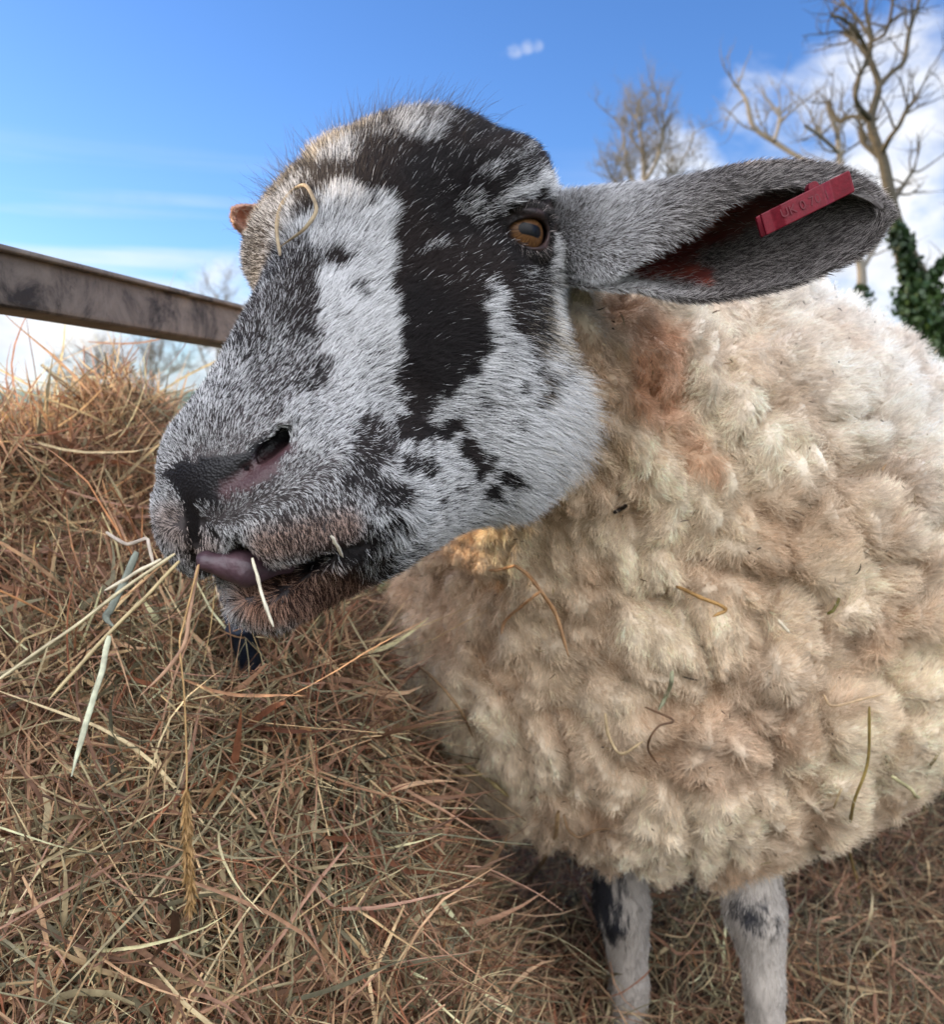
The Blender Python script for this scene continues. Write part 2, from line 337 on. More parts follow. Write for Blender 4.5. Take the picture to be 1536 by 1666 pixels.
def vnormals(V, T, Qd):
    N = np.zeros_like(V); F4 = np.concatenate([T, Qd[:, :3], Qd[:, [0, 2, 3]]]) if len(T) else np.concatenate([Qd[:, :3], Qd[:, [0, 2, 3]]])
    fn = np.cross(V[F4[:, 1]]-V[F4[:, 0]], V[F4[:, 2]]-V[F4[:, 0]])
    for k in range(3): np.add.at(N, F4[:, k], fn)
    return N/np.maximum(np.linalg.norm(N, axis=1, keepdims=True), 1e-12), F4
def orient(V, N, sdf):
    """make normals point outwards"""
    e = 0.002; s = (sdf(V[::97]+N[::97]*e) > sdf(V[::97]-N[::97]*e)).mean(); return N if s > 0.5 else -N
def sample(V, N, F3, dens, n):
    """n random points over triangles, weighted by area times dens(per vertex)"""
    a, b, c = V[F3[:, 0]], V[F3[:, 1]], V[F3[:, 2]]; ar = np.linalg.norm(np.cross(b-a, c-a), axis=1)*dens[F3].mean(1)
    cs = np.cumsum(ar); i = np.searchsorted(cs, rng.random(n)*cs[-1]); i = np.minimum(i, len(F3)-1)
    r1 = np.sqrt(rng.random(n))[:, None]; r2 = rng.random(n)[:, None]
    w0, w1, w2 = 1-r1, r1*(1-r2), r1*r2; f = F3[i]
    nn = N[f[:, 0]]*w0+N[f[:, 1]]*w1+N[f[:, 2]]*w2
    return a[i]*w0+b[i]*w1+c[i]*w2, nn/np.maximum(np.linalg.norm(nn, axis=1, keepdims=True), 1e-9)
def rand_unit(n): v = rng.normal(size=(n, 3)); return v/np.linalg.norm(v, axis=1, keepdims=True)
def unit(v): return v/np.maximum(np.linalg.norm(v, axis=1, keepdims=True), 1e-9)
def build_curves(name, P, rad, col, mat, parent):
    """P: N x K x 3 in the camera frame, rad: N x K or K, col: N x 3"""
    n, k = P.shape[:2]; hc = bpy.data.hair_curves.new(name); hc.add_curves([k]*n)
    hc.attributes['position'].data.foreach_set('vector', W(P.reshape(-1, 3)).astype(np.float32).ravel())
    ra = hc.attributes.new('radius', 'FLOAT', 'POINT'); ra.data.foreach_set('value', np.broadcast_to(rad, (n, k)).astype(np.float32).ravel())
    ca = hc.attributes.new('col', 'FLOAT_COLOR', 'CURVE'); cc = np.ones((n, 4), np.float32); cc[:, :3] = col; ca.data.foreach_set('color', cc.ravel())
    hc.materials.append(mat); return child(name, hc, parent)
def grow(root, nor, tang, length, lift0, lift1, jitter, k=5, curl=0.0, sag=0.0):
    """hairs that leave the skin at lift0 (0 flat .. 1 upright) and end at lift1"""
    n = len(root); P = np.empty((n, k, 3)); P[:, 0] = root-nor*0.001; rnd = rand_unit(n)*jitter[:, None] if np.ndim(jitter) else rand_unit(n)*jitter
    L = length[:, None]/(k-1); cur = P[:, 0].copy(); c1 = rand_unit(n); ph = rng.random(n)*6.28
    for j in range(1, k):
        u = (j-0.5)/(k-1); lf = lift0*(1-u)+lift1*u; lf = lf[:, None] if np.ndim(lf) else lf
        d = unit(nor*lf+tang*(1-lf)+rnd+c1*curl*np.sin(ph+u*7)[:, None]+np.array((0, 0, -sag))*u)
        cur = cur+d*L; P[:, j] = cur
    return P

# ---- materials of the animal
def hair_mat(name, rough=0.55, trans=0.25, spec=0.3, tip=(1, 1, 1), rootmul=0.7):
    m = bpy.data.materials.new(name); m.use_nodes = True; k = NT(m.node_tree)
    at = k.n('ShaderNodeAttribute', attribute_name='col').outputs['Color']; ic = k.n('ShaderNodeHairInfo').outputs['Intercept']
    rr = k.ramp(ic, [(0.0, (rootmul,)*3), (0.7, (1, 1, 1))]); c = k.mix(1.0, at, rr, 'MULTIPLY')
    pb = k.n('ShaderNodeBsdfPrincipled', {'Base Color': c, 'Roughness': rough, 'Specular IOR Level': spec})
    tr = k.n('ShaderNodeBsdfTranslucent', {'Color': c}); mx = k.n('ShaderNodeMixShader', {0: trans, 1: pb.outputs[0], 2: tr.outputs[0]})
    out = k.n('ShaderNodeOutputMaterial'); k.link(mx.outputs[0], out.inputs[0]); return m
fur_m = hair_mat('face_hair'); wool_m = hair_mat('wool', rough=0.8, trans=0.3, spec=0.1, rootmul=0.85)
def body_material():
    m = bpy.data.materials.new('skin_and_short_coat'); m.use_nodes = True; k = NT(m.node_tree)
    at = k.n('ShaderNodeAttribute', attribute_name='col').outputs['Color']; wet = k.n('ShaderNodeAttribute', attribute_name='wet').outputs['Fac']
    tc = k.n('ShaderNodeTexCoord').outputs['Object']; nz = k.noise(tc, 420, 4, 0.6); vo = k.n('ShaderNodeTexVoronoi', {'Vector': tc, 'Scale': 900.0}).outputs['Distance']
    hgt = k.mix(wet, nz, vo); bp = k.n('ShaderNodeBump', {'Strength': 0.45, 'Distance': 0.0007, 'Height': hgt}).outputs[0]
    ro = k.n('ShaderNodeMapRange', {0: wet, 1: 0, 2: 1, 3: 0.85, 4: 0.42}).outputs[0]
    pb = k.n('ShaderNodeBsdfPrincipled', {'Base Color': at, 'Roughness': ro, 'Normal': bp, 'Specular IOR Level': 0.28})
    out = k.n('ShaderNodeOutputMaterial'); k.link(pb.outputs[0], out.inputs[0]); return m
body_m = body_material()

BN, BF = vnormals(BV, BT, BQ); BN = orient(BV, BN, body_sdf)
WHITE = np.array((0.86, 0.85, 0.85)); DARK = np.array((0.0085, 0.0060, 0.0062))
def body_colours(c):
    v = coat_value(c)[:, None]; col = DARK*(1-v)+np.array((0.13, 0.11, 0.11))*v; bm, em = bare(c); p = chart(c)
    pad = np.tile(np.array((0.006, 0.005, 0.006)), (len(c), 1)); pink = np.maximum(blob2(p, 375, 800, 440, 755, 12, 26), blob2(p, 430, 755, 470, 728, 3, 12))[:, None]
    pad = pad*(1-pink)+np.array((0.050, 0.024, 0.026))*pink; col = col*(1-bm[:, None])+pad*bm[:, None]
    ec = np.tile(np.array((0.030, 0.020, 0.018)), (len(c), 1)); col = col*(1-em[:, None])+ec*em[:, None]
    return col, np.maximum(bm, em*0.5)
hm = BV[:, 1] < 0.75; bcol = np.tile(np.array((0.42, 0.36, 0.32)), (len(BV), 1)); bwet = np.zeros(len(BV))
cc_, ww_ = body_colours(BV[hm]); fm_ = fleece_mask(BV[hm])[:, None]; bcol[hm] = cc_*(1-fm_)+np.array((0.5, 0.42, 0.34))*fm_; bwet[hm] = ww_*(1-fm_[:, 0])
# black marks on the knees
legs_z = BV[:, 2] < -0.25
def knee_marks(c):
    p = chart(c)+np.stack([fbm(c*np.array((1, 1, 0.45)), 150, 4, s_)-0.5 for s_ in (31, 32)], 1)*70
    return np.maximum(np.maximum(blob2(p, 1208, 1478, 1235, 1508, 15, 26), blob2(p, 1238, 1452, 1246, 1490, 5, 13)), blob2(p, 980, 1440, 990, 1500, 20, 32))
kn = knee_marks(BV[legs_z])
legc = np.tile(np.array((0.36, 0.32, 0.28)), (legs_z.sum(), 1))*(0.75+0.5*fbm(BV[legs_z], 60, 3, 33))[:, None]; legc = legc*(1-kn[:, None])+np.array((0.02, 0.02, 0.025))*kn[:, None]; bcol[legs_z] = legc
bme = mesh_from('body', W(BV), BT, BQ); set_attr(bme, 'col', bcol); set_attr(bme, 'wet', bwet, 'FLOAT'); bme.materials.append(body_m)
body = child('body', bme, sheep)

# ---- short hair of the face
def face_dir(c, n):
    q = HC(c); sg = np.tanh(q[:, 1]/0.02); s = q[:, 0]; side = np.clip(np.abs(q[:, 1])/0.06, 0, 1)*sstep(s, 0.05, 0.17); lowd = sstep(-q[:, 2], -0.02, 0.06)
    d = HA[None]*(1.0-0.35*side*lowd)[:, None]+HL[None]*(sg*0.55)[:, None]-HN[None]*(1.5*side*np.maximum(lowd, 0.15))[:, None]
    chn = sstep(-q[:, 2], 0.045, 0.075)*(1-sstep(s, 0.03, 0.09)); chn = chn[:, None]; d = d*(1-chn)+chn*np.array((0.25, 0.15, -1.0))[None]; lp = (sstep(-q[:, 2], 0.012, 0.026)*(1-sstep(s, 0.03, 0.075)))[:, None]*(1-chn); d = d*(1-lp)+lp*(np.array((0.12, 0.0, -1.0))[None]+HL*0.5*sg[:, None])
    d = d+np.stack([fbm(c, 28, 2, s_)-0.5 for s_ in (21, 22, 23)], 1)*1.1
    return unit(d-n*(d*n).sum(1)[:, None])
def face_fur(n):
    q = HC(BV); bm, em = bare(BV); dens = ((BV[:, 1] < 0.74) & (BV[:, 2] > -0.16)).astype(float)*(1-sstep(np.maximum(bm, em), 0.55, 0.98))*(1-sstep(q[:, 0]-0.45*q[:, 2], 0.36, 0.40))
    view = -unit(BV); facing = (BN*view).sum(1); dens *= 1+1.8*blob2(chart(BV), 290, 775, 440, 745, 30, 75); dens *= np.where(facing > -0.35, 1.0, 0.25)*(0.15+0.85*(torso_sdf(BV) > -0.02))
    r, nn = sample(BV, BN, BF, dens, n); q = HC(r); s = q[:, 0]; t = face_dir(r, nn)
    L = 0.0046+0.0058*sstep(s, 0.04, 0.20)+0.009*sstep(-q[:, 2], 0.03, 0.12)*sstep(s, 0.10, 0.20)+0.006*sstep(s, 0.25, 0.32)
    crown = sstep(q[:, 2], 0.045, 0.075)*sstep(s, 0.19, 0.25); L = L+crown*0.004
    chin = (q[:, 2] < -0.06)*(s < 0.07); L = L+chin*0.003
    bn = blob2(chart(r), 290, 775, 440, 745, 30, 75); rx = sstep(chart(r)[:, 0], 860, 975)*sstep(chart(r)[:, 1], 430, 560)+0.5*sstep(chart(r)[:, 1], 740, 840)*sstep(chart(r)[:, 0], 720, 860); rw = sstep(chart(r)[:, 0]+(fbm(r, 45, 2, 56)-0.5)*60, 880, 955)*sstep(chart(r)[:, 1], 440, 540); L = L+0.009*rx+0.004*rw; L = L*(0.6+0.6*rng.random(n))*(1-0.28*bn); v = coat_value(r); v = np.where(v < 0.12, v*0.45, v); cl = fbm(r, 330, 2, 41)-0.5
    L *= np.where(v > 0.6, 1.12, 0.9)
    wprob = np.clip(v+cl*0.5*(1-np.abs(2*v-1)), 0, 1); wh = rng.random(n) < wprob
    tone = 0.60+0.40*rng.random(n); colr = np.where(wh[:, None], WHITE*tone[:, None], DARK*(0.5+1.6*rng.random(n))[:, None])
    p = chart(r)
    st = np.maximum(blob2(p, 430, 880, 560, 850, 10, 50)*0.75, blob2(p, 430, 965, 560, 960, 25, 60)*0.95)*(s < 0.16); st = np.maximum(st, blob2(p, 280, 850, 330, 890, 8, 45)*0.5)
    colr = colr*(1-st[:, None])+(colr*np.array((0.62, 0.36, 0.24))+np.array((0.035, 0.014, 0.008)))*st[:, None]
    bl = sstep(fbm(r, 18, 2, 51), 0.5, 0.62)*(v < 0.25)*0.8; colr = colr+bl[:, None]*np.array((0.012, 0.007, 0.005))      # brown cast in the black
    tn = sstep(s, 0.2, 0.26)*sstep(q[:, 2], 0.02, 0.05)*sstep(-q[:, 1], -0.03, 0.03); colr = np.where((tn > 0.3)[:, None] & wh[:, None], colr*np.array((0.95, 0.82, 0.64)), colr)
    wx = sstep(chart(r)[:, 0]+(fbm(r, 40, 2, 55)-0.5)*90, 865, 985)*sstep(chart(r)[:, 1], 430, 520); wl = np.maximum(sstep(s-0.45*q[:, 2], 0.285, 0.325), wx)[:, None]; wl = np.clip(wl*0.35+0.65*(rng.random(n)[:, None] < wl), 0, 1); colr = colr*(1-wl)+np.array((0.80, 0.69, 0.55))*(0.65+0.45*rng.random(n))[:, None]*wl
    lift = 0.30+0.12*rng.random(n)+0.25*crown+0.10*np.minimum(rx, 1)
    P = grow(r, nn, t, L, lift+0.12, lift*0.55, 0.17+0.1*rng.random(n)+0.16*np.minimum(rx, 1)+0.22*rw, 5, 0.06)
    _, _, cid, cv = worley(r, 150, 9); P = P+(cv-nn*(cv*nn).sum(1)[:, None])[:, None]*(0.75*rw)[:, None, None]*(np.linspace(0, 1, 5)**1.4)[None, :, None]; colr = colr*(1-(0.5*rw*(1-cid))[:, None])
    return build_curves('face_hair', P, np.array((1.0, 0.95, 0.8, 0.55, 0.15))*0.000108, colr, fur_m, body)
face_fur(460000)
# long guard hairs standing off the crown
def guard():
    q = HC(BV); dens = (sstep(q[:, 2], 0.045, 0.07)*sstep(q[:, 0], 0.2, 0.24)*(BV[:, 1] < 0.74)); r, nn = sample(BV, BN, BF, dens, 900)
    t = face_dir(r, nn); P = grow(r, nn, t, 0.018+0.016*rng.random(900), 0.75, 0.35, 0.3, 6, 0.12)
    build_curves('guard_hair', P, np.array((1, 1, .9, .7, .5, .2))*0.00008, np.tile((0.05, 0.042, 0.038), (900, 1)), fur_m, body)
guard()

# ---- eye
E0 = H(*EYE); EO = nrm(HL*0.85+nrm(-E0)*0.75); EUP = nrm(np.array((0.10, 0, 1.0))-EO*np.dot((0.10, 0, 1.0), EO)); EXR = np.cross(EO, EUP)
if EXR[0] < 0: EXR = -EXR
def eye_material():
    m = bpy.data.materials.new('eye'); m.use_nodes = True; k = NT(m.node_tree); g = k.n('ShaderNodeTexCoord').outputs['Object']; sp = k.n('ShaderNodeSeparateXYZ', {0: g})
    x, y = sp.outputs[0], sp.outputs[1]; r = k.math('SQRT', k.math('ADD', k.math('MULTIPLY', x, x), k.math('MULTIPLY', y, y)))
    ang = k.math('ARCTAN2', y, x); stv = k.n('ShaderNodeCombineXYZ', {0: k.math('MULTIPLY', ang, 3.0), 1: k.math('MULTIPLY', r, 60.0)}).outputs[0]; nz = k.noise(stv, 3.5, 4, 0.7)
    iris = k.ramp(nz, [(0.3, (0.028, 0.012, 0.006)), (0.55, (0.105, 0.048, 0.018)), (0.75, (0.19, 0.105, 0.042))])
    lim = k.n('ShaderNodeMapRange', {0: r, 1: 0.0095, 2: 0.0118, 3: 0.0, 4: 1.0}).outputs[0]; c = k.mix(lim, iris, (0.020, 0.012, 0.010, 1))
    # the pupil is a wide bar with rounded ends
    px_ = k.math('MAXIMUM', k.math('SUBTRACT', k.math('ABSOLUTE', x), 0.0042), 0.0); pd = k.math('SQRT', k.math('ADD', k.math('MULTIPLY', px_, px_), k.math('MULTIPLY', y, y)))
    pm = k.n('ShaderNodeMapRange', {0: k.math('ADD', pd, k.math('MULTIPLY', nz, 0.0008)), 1: 0.0034, 2: 0.0040, 3: 1.0, 4: 0.0}).outputs[0]; c = k.mix(pm, c, (0.003, 0.003, 0.004, 1))
    pb = k.n('ShaderNodeBsdfPrincipled', {'Base Color': c, 'Roughness': 0.35, 'Specular IOR Level': 0.15, 'Coat Weight': 0.05, 'Coat Roughness': 0.05, 'Coat IOR': 1.45})
    out = k.n('ShaderNodeOutputMaterial'); k.link(pb.outputs[0], out.inputs[0]); return m
eye_m = eye_material()
def grid_mesh(name, P, closed_u=False, closed_v=False, smooth=True):
    """P: nu x nv x 3, world or local"""
    nu, nv = P.shape[:2]; vs = P.reshape(-1, 3); q = []
    for i in range(nu if closed_u else nu-1):
        for j in range(nv if closed_v else nv-1):
            i2 = (i+1) % nu; j2 = (j+1) % nv; q.append((i*nv+j, i2*nv+j, i2*nv+j2, i*nv+j2))
    me = bpy.data.meshes.new(name); me.from_pydata([tuple(v) for v in vs], [], q)
    me.polygons.foreach_set('use_smooth', np.full(len(me.polygons), smooth)); me.update(); return me
def eyeball(side):
    c = H(EYE[0], side*EYE[1], EYE[2]); eo = EO if side > 0 else nrm(-HL*0.85+nrm(-c)*0.3); up = nrm(np.array((0.1, 0, 1.0))-eo*np.dot((0.1, 0, 1.0), eo)); xr = np.cross(up, eo)
    th = np.linspace(0, math.pi, 33); ph = np.linspace(0, 2*math.pi, 49)[:-1]; R = 0.0163
    TH, PH = np.meshgrid(th, ph, indexing='ij'); bul = 1+0.07*np.exp(-(TH/0.55)**2)
    P = np.stack([np.sin(TH)*np.cos(PH), np.sin(TH)*np.sin(PH), np.cos(TH)], -1)*(R*bul)[..., None]
    me = grid_mesh('eye', P, closed_v=True); me.materials.append(eye_m); o = link('eye', me, body)
    Mx = Matrix([[*Wd(xr)], [*Wd(up)], [*Wd(eo)]]).transposed().to_4x4(); Mx.translation = Vector(W(c))
    o.matrix_basis = Mx
eyeball(1); eyeball(-1)
def eyelids():
    def f(p):
        L = (p-E0); x = L@EXR; y = L@EUP; z = L@EO; r = np.sqrt((L**2).sum(1))
        shell = np.abs(r-0.0185)-0.0017
        lidfold = np.sqrt((r-0.0200)**2+(y-0.0105-0.10*x)**2)-0.0030                     # heavy upper lid
        d = smin(shell, np.maximum(lidfold, -z), 0.003); low = np.sqrt((r-0.0190)**2+(y+0.0105-0.15*x)**2)-0.0022; d = smin(d, np.maximum(low, -z), 0.003)
        xx = x-0.0008; yy = y-0.14*xx+0.0004
        op = (np.sqrt((xx/0.0122)**2+(yy/np.where(yy > 0, 0.0070, 0.0090))**2)-1)*0.0085
        cn = sd_cone(np.stack([x, y, z*0], 1), (-0.008, -0.002, 0), 0.0042, (-0.017, -0.0050, 0), 0.0008); op = smin(op, cn, 0.003)
        d = smax(d, -np.where(z > 0, op, 1), 0.0016); return smax(d, 0.0165-r, 0.001)+np.where(z < -0.004, 1, 0)
    g = [np.arange(E0[k]-0.027, E0[k]+0.027, 0.0007) for k in range(3)]; V, T, Qd = polygonise(field_on_grid(f, *g), *g)
    me = mesh_from('eyelids', W(V), T, Qd); m = bpy.data.materials.new('eyelid_skin'); m.use_nodes = True; k = NT(m.node_tree); tc = k.n('ShaderNodeTexCoord').outputs['Object']
    nz = k.noise(tc, 90, 4, 0.6); c = k.ramp(nz, [(0.35, (0.012, 0.008, 0.008)), (0.7, (0.050, 0.028, 0.024))]); bp = k.n('ShaderNodeBump', {'Strength': 0.6, 'Distance': 0.001, 'Height': k.noise(tc, 500, 3)}).outputs[0]
    pb = k.n('ShaderNodeBsdfPrincipled', {'Base Color': c, 'Roughness': 0.5, 'Specular IOR Level': 0.25, 'Normal': bp}); out = k.n('ShaderNodeOutputMaterial'); k.link(pb.outputs[0], out.inputs[0]); me.materials.append(m)
    child('eyelids', me, body)
    # lashes and the short hair of the lids
    N_, F_ = vnormals(V, T, Qd); N_ = orient(V, N_, f); L = V-E0; x = L@EXR; y = L@EUP; z = L@EO
    op = np.sqrt(((x-0.0008)/0.0122)**2+(y/0.0093)**2); dens = ((op > 1.13) & (z > 0.000)).astype(float)*(np.linalg.norm(L, axis=1) > 0.0187)
    n = 22000; r, nn = sample(V, N_, F_, dens, n); Lr = r-E0; out_d = unit(EXR[None]*(Lr@EXR)[:, None]+EUP[None]*(Lr@EUP)[:, None]*1.4+EXR*0.008); t = unit(out_d-nn*(out_d*nn).sum(1)[:, None])
    P = grow(r, nn, t, 0.004+0.003*rng.random(n), 0.45, 0.2, 0.25, 5, 0.1); v = np.where(rng.random(n) < 0.10, 0.5, 0.03); cc = np.stack([v, v*0.85, v*0.8], 1)*(0.6+0.6*rng.random(n))[:, None]
    build_curves('lid_hair', P, np.array((1, .95, .8, .5, .15))*0.00011, cc, fur_m, body)
    n = 60; u = np.linspace(-1, 1, n); base = E0+EXR*(u*0.011+0.0008)[:, None]+EUP*(0.0092*np.sqrt(1-(u*0.9)**2)+0.0014*u)[:, None]; base = E0+unit(base-E0+EO*0.0130)*0.0200
    t = unit(EO[None]*0.7-EUP[None]*0.35+EXR[None]*(u*0.5+0.2)[:, None]); P = grow(base, t, t, np.full(n, 0.008)*(0.6+0.6*rng.random(n)), 0.5, 0.5, 0.15, 5); build_curves('eyelash', P, np.array((1, .9, .7, .5, .2))*0.00013, np.tile((0.01, 0.008, 0.008), (n, 1)), fur_m, body)
eyelids()
# ---- ears: a curled blade given by stations; each station runs from the front rim over the top, round the back, to the lower rim
def catmull(P, n):
    P = np.asarray(P, float); m = len(P); ext = np.concatenate([[2*P[0]-P[1]], P, [2*P[-1]-P[-2]]]); out = []
    for t in np.linspace(0, m-1-1e-9, n):
        i = int(t); f = t-i; a, b, c, d = ext[i:i+4]
        out.append(0.5*((2*b)+(-a+c)*f+(2*a-5*b+4*c-d)*f*f+(-a+3*b-3*c+d)*f**3))
    return np.array(out)
def ear_surface(stations, d0, d1, nu, nv):
    rows = []
    for i, st in enumerate(stations):
        dd = d0+(d1-d0)*i/(len(stations)-1)
        rows.append(catmull([Q(px, py, dd+off) for px, py, off in st], nv))
    rows = np.array(rows); return np.stack([catmull(rows[:, j], nu) for j in range(nv)], 1)
EAR = [[(890, 440, .030), (885, 390, .030), (890, 325, .035), (880, 375, .060), (885, 430, .050), (890, 455, .032)],
       [(975, 455, -.004), (965, 395, -.004), (965, 312, .005), (945, 375, .038), (955, 445, .022), (975, 470, -.002)],
       [(1045, 422, -.016), (1035, 360, -.012), (1050, 306, 0.002), (1040, 385, .040), (1025, 455, .018), (1038, 470, -.005)],
       [(1128, 375, -.014), (1118, 325, -.011), (1140, 293, 0.002), (1125, 385, .042), (1110, 470, .014), (1118, 486, -.006)],
       [(1185, 330, -.010), (1190, 290, -.007), (1215, 282, 0.002), (1200, 375, .034), (1200, 462, .010), (1200, 480, -.005)],
       [(1270, 305, -.006), (1275, 278, -.003), (1290, 276, 0.003), (1285, 355, .022), (1285, 440, .008), (1285, 462, -.003)],
       [(1350, 308, -.003), (1352, 292, 0), (1360, 282, 0.002), (1360, 350, .013), (1358, 412, .005), (1358, 435, -.002)],
       [(1408, 326, -.001), (1410, 316, 0), (1414, 310, 0.0), (1418, 350, .008), (1412, 385, .003), (1412, 402, -.001)],
       [(1436, 345, 0), (1438, 342, 0), (1440, 340, 0), (1443, 352, .002), (1440, 362, 0), (1438, 368, 0)]]
def thick_sheet(S, th):
    """two skins of a sheet joined round the rim; S nu x nv x 3; returns verts, quads, and inner flag"""
    du = np.gradient(S, axis=0); dv = np.gradient(S, axis=1); n = np.cross(du, dv); n /= np.maximum(np.linalg.norm(n, axis=-1, keepdims=True), 1e-9)
    nu, nv = S.shape[:2]; edge = np.ones((nu, nv, 1)); t = np.linspace(0, 1, nv); edge[:, :, 0] *= (0.35+0.65*np.clip(np.minimum(t, 1-t)*8, 0, 1))[None]
    A = S+n*th*0.5*edge; B = S-n*th*0.5*edge; V = np.concatenate([A.reshape(-1, 3), B.reshape(-1, 3)]); q = []; o = nu*nv
    idx = lambda i, j: i*nv+j
    for i in range(nu-1):
        for j in range(nv-1):
            q.append((idx(i, j), idx(i+1, j), idx(i+1, j+1), idx(i, j+1))); q.append((o+idx(i, j), o+idx(i, j+1), o+idx(i+1, j+1), o+idx(i+1, j)))
        q.append((idx(i, 0), o+idx(i, 0), o+idx(i+1, 0), idx(i+1, 0))); q.append((idx(i, nv-1), idx(i+1, nv-1), o+idx(i+1, nv-1), o+idx(i, nv-1)))
    for j in range(nv-1):
        q.append((idx(nu-1, j), o+idx(nu-1, j), o+idx(nu-1, j+1), idx(nu-1, j+1)))
    N = np.concatenate([n.reshape(-1, 3), -n.reshape(-1, 3)]); U = np.repeat(np.linspace(0, 1, nu), nv); Vv = np.tile(np.linspace(0, 1, nv), nu)
    return V, np.array(q), N, np.concatenate([U, U]), np.concatenate([Vv, Vv]), np.repeat([0, 1], o), S
def make_ear(stations, d0, d1, nhair, near):
    S = ear_surface(stations, d0, d1, 90, 60); V, q, N, U, VV, side, _ = thick_sheet(S, 0.0035)
    p = chart(V)+((fbm(V, 120, 3, 61)-0.5)*26)[:, None]
    # which skin lines the hollow: the one whose normal looks at the middle of its own station
    cen = S.mean(1); cen = np.concatenate([np.repeat(cen, 60, 0)]*2); inner = ((cen-V)*N).sum(1) > 0
    gray = 0.07+0.10*fbm(V, 40, 3, 62); col = np.stack([gray, gray*0.88, gray*0.84], 1); hd = np.ones(len(V))
    if near:
        flesh = np.maximum(blob2(p, 1045, 425, 1180, 355, 22, 50), np.maximum(blob2(p, 1180, 350, 1270, 338, 12, 36), blob2(p, 1080, 430, 1140, 448, 10, 32)))*inner
        fc = np.array((0.13, 0.024, 0.018))*(1-fbm(V, 70, 2, 63)[:, None]*0.5)+np.array((0.18, 0.05, 0.025))*sstep(fbm(V, 55, 2, 64), 0.5, 0.7)[:, None]
        col = col*(1-flesh[:, None])+fc*flesh[:, None]; hd = 1-0.93*flesh
    else: col = col*0+np.array((0.50, 0.27, 0.19)); hd = np.full(len(V), 1.0)
    me = mesh_from('ear', W(V), np.zeros((0, 3), int), q); set_attr(me, 'col', col); set_attr(me, 'wet', np.zeros(len(V)), 'FLOAT'); me.materials.append(ear_m); ear = child('ear', me, body)
    F3 = np.concatenate([q[:, :3], q[:, [0, 2, 3]]]); dens = hd*(U > 0.015)
    r, nn = sample(V, N, F3, dens, nhair); uu = chart(r)
    # hair runs out along the blade and away from the fold
    ax = nrm(S[-1].mean(0)-S[0].mean(0)); jit = np.stack([fbm(r, 35, 2, s_)-0.5 for s_ in (71, 72, 73)], 1)*1.3
    updn = np.clip((uu[:, 1]-370)/90, -1, 1)[:, None]*np.array((0, 0, -0.5))
    t = ax[None]+jit+updn; t = unit(t-nn*(t*nn).sum(1)[:, None])
    if near:
        base = 1-sstep(uu[:, 0], 960, 1190); top = 1-sstep(uu[:, 1], 300, 345)
        wp = 0.38+0.48*base+0.18*sstep(uu[:, 0], 1390, 1440); val = rng.random(nhair) < wp
        tone = 0.55+0.45*rng.random(nhair); lc = np.array((0.56, 0.51, 0.485))*(1-base[:, None])+np.array((0.84, 0.83, 0.84))*base[:, None]
        dc = np.array((0.05, 0.042, 0.040)); col = np.where(val[:, None], lc*tone[:, None], dc*(0.5+tone)[:, None])
        redc = blob2(uu, 1100, 425, 1240, 350, 30, 60)*(rng.random(nhair) < 0.5); col = col*(1-redc[:, None]*0.45)
    else:
        val = rng.random(nhair) < 0.5; col = np.where(val[:, None], np.array((0.60, 0.42, 0.30)), np.array((0.22, 0.12, 0.08)))
    L = (0.0046+0.0036*rng.random(nhair))*(1.0 if near else 0.55); P = grow(r, nn, t, L, 0.42, 0.15, 0.22, 5, 0.08)
    build_curves('ear_hair', P, np.array((1, .95, .8, .5, .15))*0.00012, col, fur_m, ear); return ear
def ear_material():
    m = bpy.data.materials.new('ear_skin'); m.use_nodes = True; k = NT(m.node_tree); at = k.n('ShaderNodeAttribute', attribute_name='col').outputs['Color']; tc = k.n('ShaderNodeTexCoord').outputs['Object']
    bp = k.n('ShaderNodeBump', {'Strength': 0.4, 'Distance': 0.001, 'Height': k.noise(tc, 260, 4)}).outputs[0]
    pb = k.n('ShaderNodeBsdfPrincipled', {'Base Color': at, 'Roughness': 0.5, 'Normal': bp}); tr = k.n('ShaderNodeBsdfTranslucent', {'Color': at})
    mx = k.n('ShaderNodeMixShader', {0: 0.3, 1: pb.outputs[0], 2: tr.outputs[0]}); out = k.n('ShaderNodeOutputMaterial'); k.link(mx.outputs[0], out.inputs[0]); return m
ear_m = ear_material()
make_ear(EAR, 0.545, 0.500, 110000, True)
FAR = [[(520, 345, 0), (525, 350, .01), (530, 395, .02), (520, 430, .01), (505, 425, 0)],
       [(450, 338, 0), (452, 345, .01), (455, 380, .02), (440, 415, .01), (432, 408, 0)],
       [(405, 335, 0), (400, 340, .008), (402, 362, .014), (412, 390, .01), (415, 385, 0)],
       [(386, 338, 0), (382, 342, .004), (382, 356, .007), (388, 372, .004), (393, 370, 0)],
       [(381, 345, 0), (380, 347, .001), (379, 353, .002), (381, 360, .001), (383, 360, 0)]]
make_ear(FAR, 0.66, 0.63, 7000, False)

